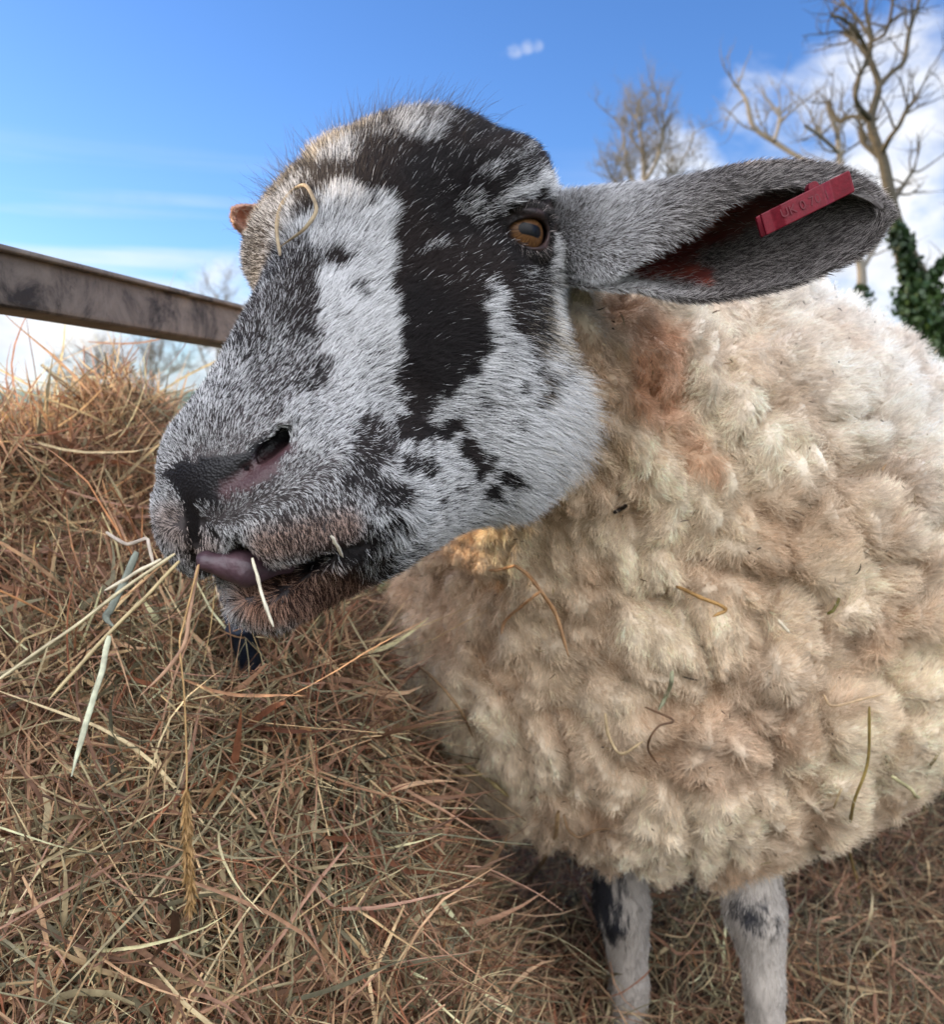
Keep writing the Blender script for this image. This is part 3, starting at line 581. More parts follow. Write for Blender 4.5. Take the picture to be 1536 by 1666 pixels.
# ---- tongue between the lips
tongue_c = [H_ for H_ in (HC(Q(336, 912, .4085)[None])[0], HC(Q(398, 925, .4110)[None])[0], HC(Q(466, 920, .4210)[None])[0])]
def tongue():
    def f(p):
        q = HC(p); w = (fbm(p, 160, 2, 81)-0.5)*0.002
        qa = np.stack([q[:, 0], np.abs(q[:, 1]), q[:, 2]], 1); t0 = tongue_c[0]; t1 = tongue_c[1]; t2 = tongue_c[2]
        a = sd_cone(q, t0, 0.0046, t1, 0.0054); b = sd_cone(q, t1, 0.0054, t2, 0.0040)
        return smin(a, b, 0.012)+w
    c0 = Q(390, 915, 0.425); g = [np.arange(c0[k]-0.055, c0[k]+0.055, 0.0013) for k in range(3)]; V, T, Qd = polygonise(field_on_grid(f, *g), *g)
    me = mesh_from('tongue', W(V), T, Qd); m = bpy.data.materials.new('tongue'); m.use_nodes = True; k = NT(m.node_tree); tc = k.n('ShaderNodeTexCoord').outputs['Object']
    c = k.ramp(k.noise(tc, 70, 4, 0.6), [(0.3, (0.032, 0.016, 0.022)), (0.7, (0.085, 0.044, 0.054))]); bp = k.n('ShaderNodeBump', {'Strength': 0.5, 'Distance': 0.001, 'Height': k.noise(tc, 420, 5)}).outputs[0]
    pb = k.n('ShaderNodeBsdfPrincipled', {'Base Color': c, 'Roughness': 0.48, 'Normal': bp}); out = k.n('ShaderNodeOutputMaterial'); k.link(pb.outputs[0], out.inputs[0]); me.materials.append(m); child('tongue', me, body)
tongue()

# ---- fleece: a lumpy shell of wool over neck, chest and flank, with fibres on it
FL = []
def fleece():
    g = (axis(-0.14, -0.14, 0.62, 1.02, 0.0055, 0.012), axis(0.58, 0.60, 1.25, 2.05, 0.0055, 0.014), axis(-0.47, -0.46, 0.36, 0.38, 0.0055, 0.012))
    V, T, Qd = polygonise(field_on_grid(torso_sdf, *g), *g); N, F3 = vnormals(V, T, Qd); N = orient(V, N, torso_sdf)
    wv = np.stack([fbm(V, 9, 3, s)-0.5 for s in (91, 92, 93)], 1)*0.055
    st = V.copy(); st[:, 2] *= 0.75; st = st+wv
    a1, a2, idn, _ = worley(st, 17, 3); b1, b2, _, _ = worley(st+wv*0.4, 42, 5)
    big = sstep(a2-a1, 0.0, 0.30); small = sstep(b2-b1, 0.0, 0.5); p = chart(V)
    amp = 0.45+0.55*sstep(fbm(V, 5, 2, 95), 0.35, 0.6); right = sstep(p[:, 0], 900, 1250)*0.25+0.75
    fold = np.abs(fbm(st, 14, 3, 97)-0.5)*2
    disp = (big-1)*0.021*amp*right+(small-1)*0.007+(fbm(V, 70, 3, 96)-0.5)*0.006-(1-sstep(fold, 0.0, 0.16))*0.013*amp+(fbm(V, 7, 2, 98)-0.5)*0.035
    V2 = V+N*disp[:, None]; N2, _ = vnormals(V2, T, Qd); N2 = N2*np.sign((N2*N).sum(1))[:, None]
    crease = (1-big)*0.5+(1-small)*0.3+(1-sstep(fold, 0, 0.16))*0.4  # tan tint grows in the creases between locks and along folds
    def wool_colour(c, crease):
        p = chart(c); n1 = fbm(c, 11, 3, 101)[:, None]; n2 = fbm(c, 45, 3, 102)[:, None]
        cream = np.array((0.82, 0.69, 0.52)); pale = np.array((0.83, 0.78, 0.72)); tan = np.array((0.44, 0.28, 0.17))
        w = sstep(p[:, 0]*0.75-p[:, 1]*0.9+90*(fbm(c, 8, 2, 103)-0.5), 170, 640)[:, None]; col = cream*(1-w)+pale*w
        m = sstep(n1, 0.50, 0.72)*0.45*(1-w)+np.clip(crease, 0, 1)[:, None]*0.75; col = col*(1-m)+tan*m; col = col*(0.82+0.36*n2)
        nn = ((fbm(c, 60, 3, 104)-0.5)*40)[:, None]; pp = p+nn
        for x0, y0, x1, y1, r0, r1, colr, a in [(1072, 560, 1078, 650, 24, 62, (0.56, 0.27, 0.14), 0.60), (1100, 690, 1120, 700, 6, 45, (0.55, 0.27, 0.15), 0.4), (1125, 745, 1150, 752, 14, 40, (0.56, 0.29, 0.15), 0.55), (1000, 500, 1040, 520, 10, 45, (0.30, 0.15, 0.08), 0.7),
                                               (640, 960, 700, 1000, 20, 90, (0.62, 0.40, 0.26), 0.35), (1340, 1020, 1180, 1240, 20, 110, (0.46, 0.31, 0.22), 0.3)]:
            b = (blob2(pp, x0, y0, x1, y1, r0, r1)*a)[:, None]; col = col*(1-b)+np.array(colr)*b
        return col
    me = mesh_from('fleece', W(V2), T, Qd); set_attr(me, 'col', wool_colour(V2, crease)*0.85)
    m = bpy.data.materials.new('fleece'); m.use_nodes = True; k = NT(m.node_tree); at = k.n('ShaderNodeAttribute', attribute_name='col').outputs['Color']; tc = k.n('ShaderNodeTexCoord').outputs['Object']
    bp = k.n('ShaderNodeBump', {'Strength': 0.8, 'Distance': 0.004, 'Height': k.noise(tc, 150, 5, 0.65)}).outputs[0]
    pb = k.n('ShaderNodeBsdfPrincipled', {'Base Color': at, 'Roughness': 0.95, 'Specular IOR Level': 0.1, 'Normal': bp, 'Sheen Weight': 0.2}); out = k.n('ShaderNodeOutputMaterial'); k.link(pb.outputs[0], out.inputs[0]); me.materials.append(m)
    fl = child('fleece', me, body)
    view = -unit(V2); fac = (N2*view).sum(1); dens = np.where(fac > -0.3, 1.0, 0.05)/np.maximum(V2[:, 1], 0.5)**1.2*(head_sdf_far(V2) > -0.004)
    n = 520000; r, nn = sample(V2, N2, F3, dens, n); p = chart(r)
    # comb: locks hang down and back, and lean outwards to the right on the flank
    lean = sstep(p[:, 0], 950, 1450)[:, None]; t = np.array((0.05, 0.1, -1.0))*(1-lean)+np.array((0.9, 0.1, 0.25))*lean
    t = t+np.stack([fbm(r, 22, 3, s)-0.5 for s in (111, 112, 113)], 1)*3.6; t = unit(t-nn*(t*nn).sum(1)[:, None])
    _, _, cid, cv = worley(r, 185, 7); cvt = cv-nn*(cv*nn).sum(1)[:, None]
    L = 0.006+0.005*rng.random(n)+0.006*lean[:, 0]; P = grow(r, nn, t, L, 0.42, 0.30, 0.24, 6, 0.40)
    u = np.linspace(0, 1, 6)[None, :, None]; P = P+cvt[:, None]*0.66*u**1.5                              # tips gather into small locks
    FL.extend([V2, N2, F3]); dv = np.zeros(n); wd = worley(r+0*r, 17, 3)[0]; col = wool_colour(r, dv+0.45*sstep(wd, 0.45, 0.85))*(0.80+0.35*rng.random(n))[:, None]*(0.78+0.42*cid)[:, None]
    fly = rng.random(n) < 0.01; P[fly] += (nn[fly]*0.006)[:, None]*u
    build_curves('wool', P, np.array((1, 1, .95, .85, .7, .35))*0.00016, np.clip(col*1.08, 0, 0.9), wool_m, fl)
def head_sdf_far(c):
    d = np.ones(len(c)); m = c[:, 1] < 0.75; d[m] = head_sdf(c[m]); return d
fleece()

# ---- ear tag
def ear_tag():
    a = Q(1243, 366, 0.4990); b = Q(1382, 297, 0.4960); u = nrm(b-a); Lh = np.linalg.norm(b-a); toc = nrm(-(a+b)/2); v = nrm(np.cross(toc, u)); v = v if v[2] > 0 else -v; w = np.cross(u, v); w = w if w@toc > 0 else -w
    v = nrm(v+u*0.12)
    hh = 0.0058
    prof = [(0, 0.0), (0.10, 0.0006), (0.20, 0.0042), (0.68, 0.0042), (0.79, 0.0008), (1.0, 0.0034)]
    bm_v = []; q = []
    for (s, d) in prof:
        for (vv, dd) in ((-hh, d), (hh, d), (hh, d-0.0028), (-hh, d-0.0028)): bm_v.append(a+u*s*Lh+v*vv+w*dd)
    for i in range(len(prof)-1):
        for j in range(4): q.append((i*4+j, i*4+(j+1) % 4, (i+1)*4+(j+1) % 4, (i+1)*4+j))
    q += [(3, 2, 1, 0), (len(prof)*4-4, len(prof)*4-3, len(prof)*4-2, len(prof)*4-1)]
    cen = W(a); root = link('ear_tag', None, loc=tuple(cen)); root['label'] = 'red plastic tag clipped near the tip of the ear'; root['category'] = 'ear tag'
    def add(name, vs, fs, mat, bevel=0.0006, parent=root):
        me = bpy.data.meshes.new(name); me.from_pydata([tuple(W(np.array(x))-cen) for x in vs], [], fs); import bmesh
        bm = bmesh.new(); bm.from_mesh(me); bmesh.ops.recalc_face_normals(bm, faces=bm.faces)
        if bevel: bmesh.ops.bevel(bm, geom=bm.edges[:], offset=bevel, segments=2, profile=0.6, affect='EDGES')
        bm.to_mesh(me); bm.free(); me.materials.append(mat); o = link(name, me, parent); return o
    m = bpy.data.materials.new('red_plastic'); m.use_nodes = True; k = NT(m.node_tree); tc = k.n('ShaderNodeTexCoord').outputs['Object']
    nz = k.noise(tc, 260, 5, 0.7); c = k.ramp(nz, [(0.3, (0.085, 0.003, 0.009)), (0.6, (0.135, 0.005, 0.014)), (0.85, (0.18, 0.018, 0.026))])
    pb = k.n('ShaderNodeBsdfPrincipled', {'Base Color': c, 'Roughness': 0.5, 'Specular IOR Level': 0.25, 'Normal': k.n('ShaderNodeBump', {'Strength': 0.25, 'Distance': 0.0005, 'Height': k.noise(tc, 600, 4)}).outputs[0]}); out = k.n('ShaderNodeOutputMaterial'); k.link(pb.outputs[0], out.inputs[0])
    add('front_plate', bm_v, q, m)
    # back plate behind the ear, bridge over its edge, and the pin through the blade
    bk = [x-w*0.0085 for x in bm_v]; add('back_plate', [p_*1.0 for p_ in bk], q, m)
    e = b-w*0.0005; bx = [e+u*x*0.0016+v*y*hh*0.9+w*z for x in (-1, 1) for y in (-1, 1) for z in (-0.0082, 0.0012)]
    add('bridge', bx, [(0, 1, 3, 2), (4, 6, 7, 5), (0, 4, 5, 1), (2, 3, 7, 6), (0, 2, 6, 4), (1, 5, 7, 3)], m)
    pc = a+u*Lh*0.62; ring = [pc+v*(0.0062+0.0022*math.cos(t)*0)+(u*math.cos(t)+v*math.sin(t))*0.0030+w*z for z in (-0.006, 0.0006) for t in np.linspace(0, 2*math.pi, 17)[:-1]]
    fs = [(i, (i+1) % 16, 16+(i+1) % 16, 16+i) for i in range(16)]+[tuple(range(16)), tuple(range(31, 15, -1))]; add('pin', ring, fs, m, 0.0004)
    # stamped letters, worn dark
    fc = bpy.data.curves.new('lettering', 'FONT'); fc.body = 'UK 0 70 1'; fc.size = 0.0068; fc.extrude = 0.0001; fc.align_x = 'CENTER'; fc.align_y = 'CENTER'
    tmp = bpy.data.objects.new('lettering_source', fc); scene.collection.objects.link(tmp); dg = bpy.context.evaluated_depsgraph_get(); tm = bpy.data.meshes.new_from_object(tmp.evaluated_get(dg)); bpy.data.objects.remove(tmp)
    tm.name = 'lettering'; dk = bpy.data.materials.new('worn_ink'); dk.use_nodes = True; dk.node_tree.nodes['Principled BSDF'].inputs[0].default_value = (0.095, 0.004, 0.010, 1); dk.node_tree.nodes['Principled BSDF'].inputs['Roughness'].default_value = 0.7
    tm.materials.clear(); tm.materials.append(dk); lo = link('lettering', tm, bpy.data.objects['front_plate']); cen2 = W(a+u*0.45*Lh+w*0.0046)-cen
    Mx = Matrix([[*Wd(u)], [*Wd(v)], [*Wd(w)]]).transposed().to_4x4(); Mx.translation = Vector(cen2); lo.matrix_basis = Mx
ear_tag()
def leg_hair():
    m = (BV[:, 2] < -0.27)&(BV[:, 1] < 1.05); dens = m.astype(float); n = 52000; r, nn = sample(BV, BN, BF, dens, n); t = unit(np.array((0, 0.05, -1.0))+rand_unit(n)*0.25-nn*0.0); t = unit(t-nn*(t*nn).sum(1)[:, None])
    kn = knee_marks(r) > 0.25+0.6*rng.random(n)
    col = np.where(kn[:, None], np.array((0.02, 0.02, 0.024)), np.array((0.54, 0.49, 0.435)))*(0.6+0.5*rng.random(n))[:, None]*(0.35+1.2*fbm(r*np.array((1, 1, .4)), 70, 4, 35))[:, None]
    build_curves('leg_hair', grow(r, nn, t, 0.005+0.006*rng.random(n), 0.26, 0.12, 0.2, 4), np.array((1, .9, .6, .2))*0.00024, col, fur_m, body)
leg_hair()

def chaff():
    """specks of hay, seed husks and soil worked into the wool"""
    V2, N2, F3 = FL; fac = (N2*-unit(V2)).sum(1); n = 2000; r, nn = sample(V2, N2, F3, (fac > -0.2)/np.maximum(V2[:, 1], .5), n); k = 5
    t = rand_unit(n); t = unit(t-nn*(t*nn).sum(1)[:, None]*0.8); L = 0.0025+0.010*rng.random(n)**3; cur = r+nn*(0.006+0.006*rng.random(n))[:, None]; P = np.empty((n, k, 3)); P[:, 0] = cur; b = rand_unit(n)*0.5
    for j in range(1, k): t = unit(t+b*0.5); cur = cur+t*(L/(k-1))[:, None]; P[:, j] = cur
    cols = np.array([(0.045, 0.030, 0.020), (0.10, 0.06, 0.035), (0.33, 0.22, 0.12), (0.42, 0.33, 0.21), (0.16, 0.13, 0.05)]); return P, 0.0005+0.0009*rng.random(n)**2, cols[rng.choice(5, n, p=[.3, .25, .2, .15, .1])]*(0.7+0.6*rng.random(n))[:, None]
CHAFF = chaff()
# ---------------------------------------------------------------- ground and hay
def simple_mat(name, stops, scale, rough=0.9, bump=0.4, bdist=0.01, bscale=None, spec=0.3, detail=6):
    m = bpy.data.materials.new(name); m.use_nodes = True; k = NT(m.node_tree); tc = k.n('ShaderNodeTexCoord').outputs['Object']
    c = k.ramp(k.noise(tc, scale, detail, 0.6), stops); bp = k.n('ShaderNodeBump', {'Strength': bump, 'Distance': bdist, 'Height': k.noise(tc, bscale or scale*3, 5, 0.6)}).outputs[0]
    pb = k.n('ShaderNodeBsdfPrincipled', {'Base Color': c, 'Roughness': rough, 'Normal': bp, 'Specular IOR Level': spec}); out = k.n('ShaderNodeOutputMaterial'); k.link(pb.outputs[0], out.inputs[0]); return m
def pnoise2(x, y, sc, seed, o=3): return fbm(np.stack([x, y, np.zeros_like(x)], 1), sc, o, seed)
def heap_h(x, y):
    x = np.asarray(x, float).ravel(); y = np.asarray(y, float).ravel()
    pl = 0.395+0.64*(y-0.45); pl = np.where(y > 0.60, pl+0.10*(y-0.60), pl); crest = 0.640+0.078*np.exp(-((x+0.40)/0.085)**2)-0.03*sstep(-x, 0.44, 0.60); pl = smin(pl, crest, 0.10)
    back = sstep(y, 1.05, 1.75); pl = pl*(1-back)
    side = sstep(-x-0.12*(y-0.8), -0.135, 0.20); near = sstep(y, -0.35, 0.25); h = (pl-0.095*np.exp(-((x+0.20)/0.12)**2-((y-0.96)/0.20)**2))*side*near
    bump = (pnoise2(x, y, 6, 201)-0.5)*0.12+(pnoise2(x, y, 17, 202)-0.5)*0.11
    return h+bump*(0.25+0.75*side)*near-0.055*np.exp(-((x+0.150)/0.035)**2-((y-0.50)/0.08)**2)
def ground_h(x, y):
    x = np.asarray(x, float).ravel(); y = np.asarray(y, float).ravel()
    return 0.035+0.10*np.exp(-((x-0.10)**2+(y-1.02)**2)/0.03)+0.05*np.exp(-((x-0.30)**2+(y-1.0)**2)/0.02)+(pnoise2(x, y, 3.5, 211)-0.5)*0.07+(pnoise2(x, y, 14, 212)-0.5)*0.05
def world_grid(name, fn, x0, x1, y0, y1, step, mat, dz=0.0):
    xs_ = np.arange(x0, x1, step); ys_ = np.arange(y0, y1, step); X, Y = np.meshgrid(xs_, ys_, indexing='ij'); Z = fn(X, Y).reshape(X.shape)+dz
    me = grid_mesh(name, np.stack([X, Y, Z], -1)); me.materials.append(mat); return me
ground_m = simple_mat('field_grass', [(0.3, (0.035, 0.055, 0.015)), (0.6, (0.075, 0.10, 0.03)), (0.8, (0.14, 0.12, 0.06))], 1.5, bscale=30, bdist=0.03)
gm = grid_mesh('ground', np.array([[(x, y, -0.012) for y in np.linspace(-60, 900, 40)] for x in np.linspace(-500, 500, 40)], float)); gm.materials.append(ground_m)
gr = link('ground', gm); gr['kind'] = 'structure'
under_m = simple_mat('packed_hay', [(0.35, (0.020, 0.012, 0.008)), (0.6, (0.070, 0.042, 0.026)), (0.8, (0.13, 0.085, 0.05))], 60, bscale=120, bdist=0.01)
heap = link('hay_heap', world_grid('hay_heap', heap_h, -1.1, 0.32, -0.1, 1.9, 0.012, under_m, -0.022)); heap['label'] = 'heap of loose brown hay sloping up under the sheep\'s muzzle'; heap['category'] = 'hay'; heap['kind'] = 'stuff'
lit = link('hay_litter', world_grid('hay_litter', ground_h, -1.2, 2.6, -0.4, 3.6, 0.02, under_m, -0.02)); lit['label'] = 'hay strewn over the ground around the sheep\'s legs'; lit['category'] = 'hay'; lit['kind'] = 'stuff'

PAL = np.array([srgb(*c)[:3] for c in ((163, 127, 102), (182, 149, 118), (142, 106, 84), (138, 131, 105), (158, 147, 117), (200, 173, 134), (144, 94, 70), (222, 203, 162), (108, 81, 64), (162, 127, 109), (127, 124, 101), (181, 137, 98))])
PW = np.array([.17, .15, .13, .08, .08, .10, .06, .05, .08, .05, .03, .02]); PW /= PW.sum()
def straw_mat():
    m = bpy.data.materials.new('dry_grass'); m.use_nodes = True; k = NT(m.node_tree); at = k.n('ShaderNodeAttribute', attribute_name='col').outputs['Color']; tc = k.n('ShaderNodeTexCoord').outputs['Object']
    nz = k.noise(tc, 110, 4, 0.65); c = k.mix(1.0, at, k.ramp(nz, [(0.3, (0.62, 0.58, 0.55)), (0.65, (1.12, 1.1, 1.05))]), 'MULTIPLY')
    pb = k.n('ShaderNodeBsdfPrincipled', {'Base Color': c, 'Roughness': 0.55, 'Specular IOR Level': 0.35}); tr = k.n('ShaderNodeBsdfTranslucent', {'Color': c})
    mx = k.n('ShaderNodeMixShader', {0: 0.30, 1: pb.outputs[0], 2: tr.outputs[0]}); out = k.n('ShaderNodeOutputMaterial'); k.link(mx.outputs[0], out.inputs[0]); return m
straw_m = straw_mat()
def ribbons(name, P, width, wdir, col, mat, parent, fold=0.25, taper=True):
    """flat folded blades. P: N x K x 3 world, width: N, wdir: N x 3"""
    n, k = P.shape[:2]; T = np.gradient(P, axis=1); T /= np.maximum(np.linalg.norm(T, axis=2, keepdims=True), 1e-9)
    u = np.linspace(0, 1, k); tw = rng.normal(size=n)[:, None]*1.3*u[None]
    S0 = np.cross(T, wdir[:, None]); S0 /= np.maximum(np.linalg.norm(S0, axis=2, keepdims=True), 1e-9); S1 = np.cross(T, S0)
    S = S0*np.cos(tw)[..., None]+S1*np.sin(tw)[..., None]; Nn = np.cross(T, S)
    prof = np.minimum(1, np.minimum(u*5+0.45, (1-u)*2.4+0.08)) if taper else np.ones(k)
    w = width[:, None, None]*0.5*prof[None, :, None]
    V = np.stack([P-S*w, P+Nn*w*fold, P+S*w], 2).reshape(-1, 3)
    base = (np.arange(n)*k*3)[:, None, None]+(np.arange(k-1)*3)[None, :, None]+np.arange(2)[None, None, :]; b = base.ravel()
    q = np.stack([b, b+1, b+4, b+3], 1); me = mesh_from(name, V-np.array(parent_off(parent)), np.zeros((0, 3), int), q)
    set_attr(me, 'col', np.repeat(col, k*3, 0)); me.materials.append(mat); return link(name, me, parent)
def parent_off(p): return (0, 0, 0) if p is None else tuple(p.location)
def strands(n, pos, tdir, nrm_, length, k=8, wob=0.35, kink=0.3, droop=0.25):
    """random dry stems starting around pos (world)"""
    P = np.empty((n, k, 3)); d = unit(tdir+rand_unit(n)*0.25); cur = pos-d*length[:, None]*0.5; P[:, 0] = cur; L = (length/(k-1))[:, None]
    bend = rand_unit(n)*wob; kk = rng.integers(1, k-1, n); kv = rand_unit(n)*1.3; has = rng.random(n) < kink
    for j in range(1, k):
        d = unit(d+bend*0.35+rand_unit(n)*0.10+np.array((0, 0, -droop*0.15)))
        m = has & (kk == j); d[m] = unit(d[m]+kv[m]); cur = cur+d*L; P[:, j] = cur
    return P
def surf_points(n, fn, x0, x1, y0, y1, pw):
    """points on a height field, denser near the camera and only where the field stands"""
    X = rng.uniform(x0, x1, n*6); Y = rng.uniform(y0, y1, n*6); Z = fn(X, Y); c = CF(np.stack([X, Y, Z], 1)); d = np.linalg.norm(c, axis=1)
    px = CXP+c[:, 0]/np.maximum(c[:, 1], .05)*F; py = CYP-c[:, 2]/np.maximum(c[:, 1], .05)*F; inv = ((c[:, 1] > 0.1) & (px > -350) & (px < 1900) & (py < 2000))
    w = np.where(inv, 1.0, 0.06)/np.maximum(d, 0.35)**pw; i = rng.choice(len(X), n, replace=False, p=w/w.sum()); return np.stack([X[i], Y[i], Z[i]], 1)
def surf_normal(fn, P):
    e = 0.01; h0 = fn(P[:, 0], P[:, 1]); hx = fn(P[:, 0]+e, P[:, 1]); hy = fn(P[:, 0], P[:, 1]+e); return unit(np.stack([-(hx-h0)/e, -(hy-h0)/e, np.ones(len(P))], 1))
def tangent_rand(N, flow=None, fl=0.0):
    t = rand_unit(len(N)); t = t if flow is None else t+flow*fl; t = t-N*(t*N).sum(1)[:, None]*0.85; return unit(t)
def hay_on(fn, box, parent, nb, ns, pw, mask=None, flow=None, fl=0.0):
    for kind, n in (('blade', nb), ('stem', ns)):
        Pt = surf_points(n, fn, *box, pw)
        if mask is not None: Pt = Pt[mask(Pt)]
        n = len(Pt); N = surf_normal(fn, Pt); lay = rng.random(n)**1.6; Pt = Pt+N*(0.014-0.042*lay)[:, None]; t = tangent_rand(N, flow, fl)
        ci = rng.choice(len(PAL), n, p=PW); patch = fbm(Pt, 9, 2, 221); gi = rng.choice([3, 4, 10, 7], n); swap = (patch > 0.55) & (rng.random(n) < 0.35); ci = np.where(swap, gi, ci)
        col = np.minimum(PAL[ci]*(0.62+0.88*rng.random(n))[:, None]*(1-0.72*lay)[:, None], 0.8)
        if kind == 'blade':
            L = 0.03+0.11*rng.random(n)**1.6; Pc = strands(n, Pt, t, N, L, 7, 0.9, 0.35); w = 0.0013+0.0042*rng.random(n)**2.4
            ribbons(parent.name+'_blades' if False else 'blades', Pc, w, rand_unit(n), col, straw_m, parent)
        else:
            L = 0.04+0.12*rng.random(n)**1.8; Pc = strands(n, Pt, t, N, L, 8, 0.55, 0.30); rad = (0.00034+0.00055*rng.random(n)**2)[:, None]*np.array((1, 1, .95, .9, .85, .8, .6, .3))[None]
            hc = bpy.data.hair_curves.new('stems'); hc.add_curves([8]*n); hc.attributes['position'].data.foreach_set('vector', (Pc.reshape(-1, 3)-np.array(parent_off(parent))).astype(np.float32).ravel())
            hc.attributes.new('radius', 'FLOAT', 'POINT').data.foreach_set('value', rad.astype(np.float32).ravel()); cc = np.ones((n, 4), np.float32); cc[:, :3] = col*1.05
            hc.attributes.new('col', 'FLOAT_COLOR', 'CURVE').data.foreach_set('color', cc.ravel()); hc.materials.append(straw_m); link('stems', hc, parent)
def off_stake(P):
    px, py = PX(CF(P)); return ~((px > 345) & (px < 425) & (py > 975) & (py < 1125))
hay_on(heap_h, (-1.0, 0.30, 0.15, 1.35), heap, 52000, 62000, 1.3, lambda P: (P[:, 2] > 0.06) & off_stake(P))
def top_straws():
    n = 3800; Pt = surf_points(n, heap_h, -1.0, 0.25, 0.2, 1.3, 1.2); Pt = Pt[(Pt[:, 2] > 0.08) & off_stake(Pt) & (Pt[:, 0] < -0.08)]; n = len(Pt); N = surf_normal(heap_h, Pt); Pt = Pt+N*(0.010+0.012*rng.random(n))[:, None]; t = tangent_rand(N, np.array((0.25, -0.5, -0.5)), 0.8)
    Pc = strands(n, Pt, t, N, 0.08+0.16*rng.random(n), 9, 0.45, 0.4); ribbons('long_straws', Pc, 0.0012+0.0016*rng.random(n), rand_unit(n), np.minimum(PAL[rng.choice([0, 1, 4, 5, 7, 9], n)]*(0.9+0.6*rng.random(n))[:, None], 0.8), straw_m, heap, fold=0.4)
top_straws()
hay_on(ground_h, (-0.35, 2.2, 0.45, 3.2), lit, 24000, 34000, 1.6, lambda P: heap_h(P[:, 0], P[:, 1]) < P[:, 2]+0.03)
# sunlit tuft on top of the heap: wispy ends standing up
def tuft():
    n = 2600; P = np.stack([rng.normal(-0.42, 0.085, n), rng.normal(0.93, 0.06, n), np.zeros(n)], 1); P[:, 2] = heap_h(P[:, 0], P[:, 1])+rng.random(n)*0.02
    t = unit(rand_unit(n)+np.array((0, 0, 0.55))); Pc = strands(n, P, t, None, 0.03+0.06*rng.random(n), 8, 1.2, 0.4); col = PAL[rng.choice([0, 1, 5, 11], n)]
    ribbons('tuft', Pc, 0.0008+0.0012*rng.random(n), rand_unit(n), col, straw_m, heap)
    n = 500; P = np.stack([rng.uniform(-0.75, -0.2, n), rng.uniform(0.75, 1.0, n), np.zeros(n)], 1); P[:, 2] = heap_h(P[:, 0], P[:, 1]); t = unit(rand_unit(n)*(1, 1, 0.6)+np.array((0, 0, 0.35)))
    Pc = strands(n, P, t, None, 0.04+0.05*rng.random(n), 8, 0.8, 0.35); ribbons('loose_ends', Pc, 0.0007+0.0010*rng.random(n), rand_unit(n), PAL[rng.choice(len(PAL), n, p=PW)], straw_m, heap)
tuft()

# ---------------------------------------------------------------- feeder rail, stake
def box_beam(name, A, B, w, h, up, mat, parent=None, lip=0.0, bevel=0.003, segs=1):
    import bmesh
    A = Vector(A); B = Vector(B); u = (B-A).normalized(); s = u.cross(Vector(up)).normalized(); v = s.cross(u); off = Vector(parent_off(parent)); bm = bmesh.new()
    vs = [bm.verts.new(P_+s*x*w/2+v*z*h/2-off) for P_ in (A, B) for x, z in ((-1, -1), (1, -1), (1, 1), (-1, 1))]
    for f in ((0, 1, 2, 3), (7, 6, 5, 4), (0, 4, 5, 1), (1, 5, 6, 2), (2, 6, 7, 3), (3, 7, 4, 0)): bm.faces.new([vs[i] for i in f])
    bmesh.ops.recalc_face_normals(bm, faces=bm.faces); bmesh.ops.bevel(bm, geom=bm.edges[:], offset=bevel, segments=3, profile=0.6, affect='EDGES')
    me = bpy.data.meshes.new(name); bm.to_mesh(me); bm.free(); me.materials.append(mat); return link(name, me, parent)
def metal_mat():
    m = bpy.data.materials.new('weathered_metal'); m.use_nodes = True; k = NT(m.node_tree); tc = k.n('ShaderNodeTexCoord').outputs['Object']
    n1 = k.noise(tc, 22, 8, 0.7, 0.4); n2 = k.noise(tc, 75, 6, 0.7); n3 = k.noise(tc, 7, 3)
    c = k.ramp(n1, [(0.36, (0.022, 0.020, 0.020)), (0.48, (0.14, 0.12, 0.105)), (0.68, (0.24, 0.21, 0.18))]); x = k.n('ShaderNodeSeparateXYZ', {0: tc}).outputs[0]
    ru = k.n('ShaderNodeMapRange', {0: k.math('ADD', x, k.math('MULTIPLY', n3, 0.3)), 1: 0.72, 2: 1.10, 3: 0.0, 4: 0.9}).outputs[0]; rust = k.ramp(n2, [(0.3, (0.10, 0.042, 0.020)), (0.7, (0.24, 0.125, 0.070))])
    c = k.mix(k.math('MULTIPLY', ru, k.n('ShaderNodeMapRange', {0: n2, 1: 0.35, 2: 0.6, 3: 0.3, 4: 1.0}).outputs[0]), c, rust)
    dk = k.n('ShaderNodeMapRange', {0: k.noise(tc, 40, 8, 0.75, 0.6), 1: 0.58, 2: 0.66, 3: 0.0, 4: 0.8}).outputs[0]; c = k.mix(dk, c, (0.018, 0.014, 0.014, 1))
    sc = k.noise(k.n('ShaderNodeMapping', {'Vector': tc, 'Scale': (60, 60, 4)}).outputs[0], 3.0, 4, 0.6); c = k.mix(k.n('ShaderNodeMapRange', {0: sc, 1: 0.62, 2: 0.72, 3: 0, 4: 0.4}).outputs[0], c, (0.03, 0.026, 0.025, 1))
    bp = k.n('ShaderNodeBump', {'Strength': 0.5, 'Distance': 0.0015, 'Height': n2}).outputs[0]
    pb = k.n('ShaderNodeBsdfPrincipled', {'Base Color': c, 'Roughness': 0.6, 'Metallic': 0.25, 'Normal': bp}); out = k.n('ShaderNodeOutputMaterial'); k.link(pb.outputs[0], out.inputs[0]); return m
metal_m = metal_mat()
RA, RB = W(Q(0, 462, 0.62)), W(Q(345, 530, 0.88)); RD = (RB-RA)
fe = link('hay_feeder', None, loc=tuple(RA-RD*0.9)); fe['label'] = 'weathered grey and rusty metal feeder rail running behind the muzzle'; fe['category'] = 'hay feeder'
R0 = RA-RD*0.9; R1 = RA+RD*1.45
box_beam('rail', R0, R1, 0.038, 0.036, (0, 0, 1), metal_m, fe, bevel=0.004)
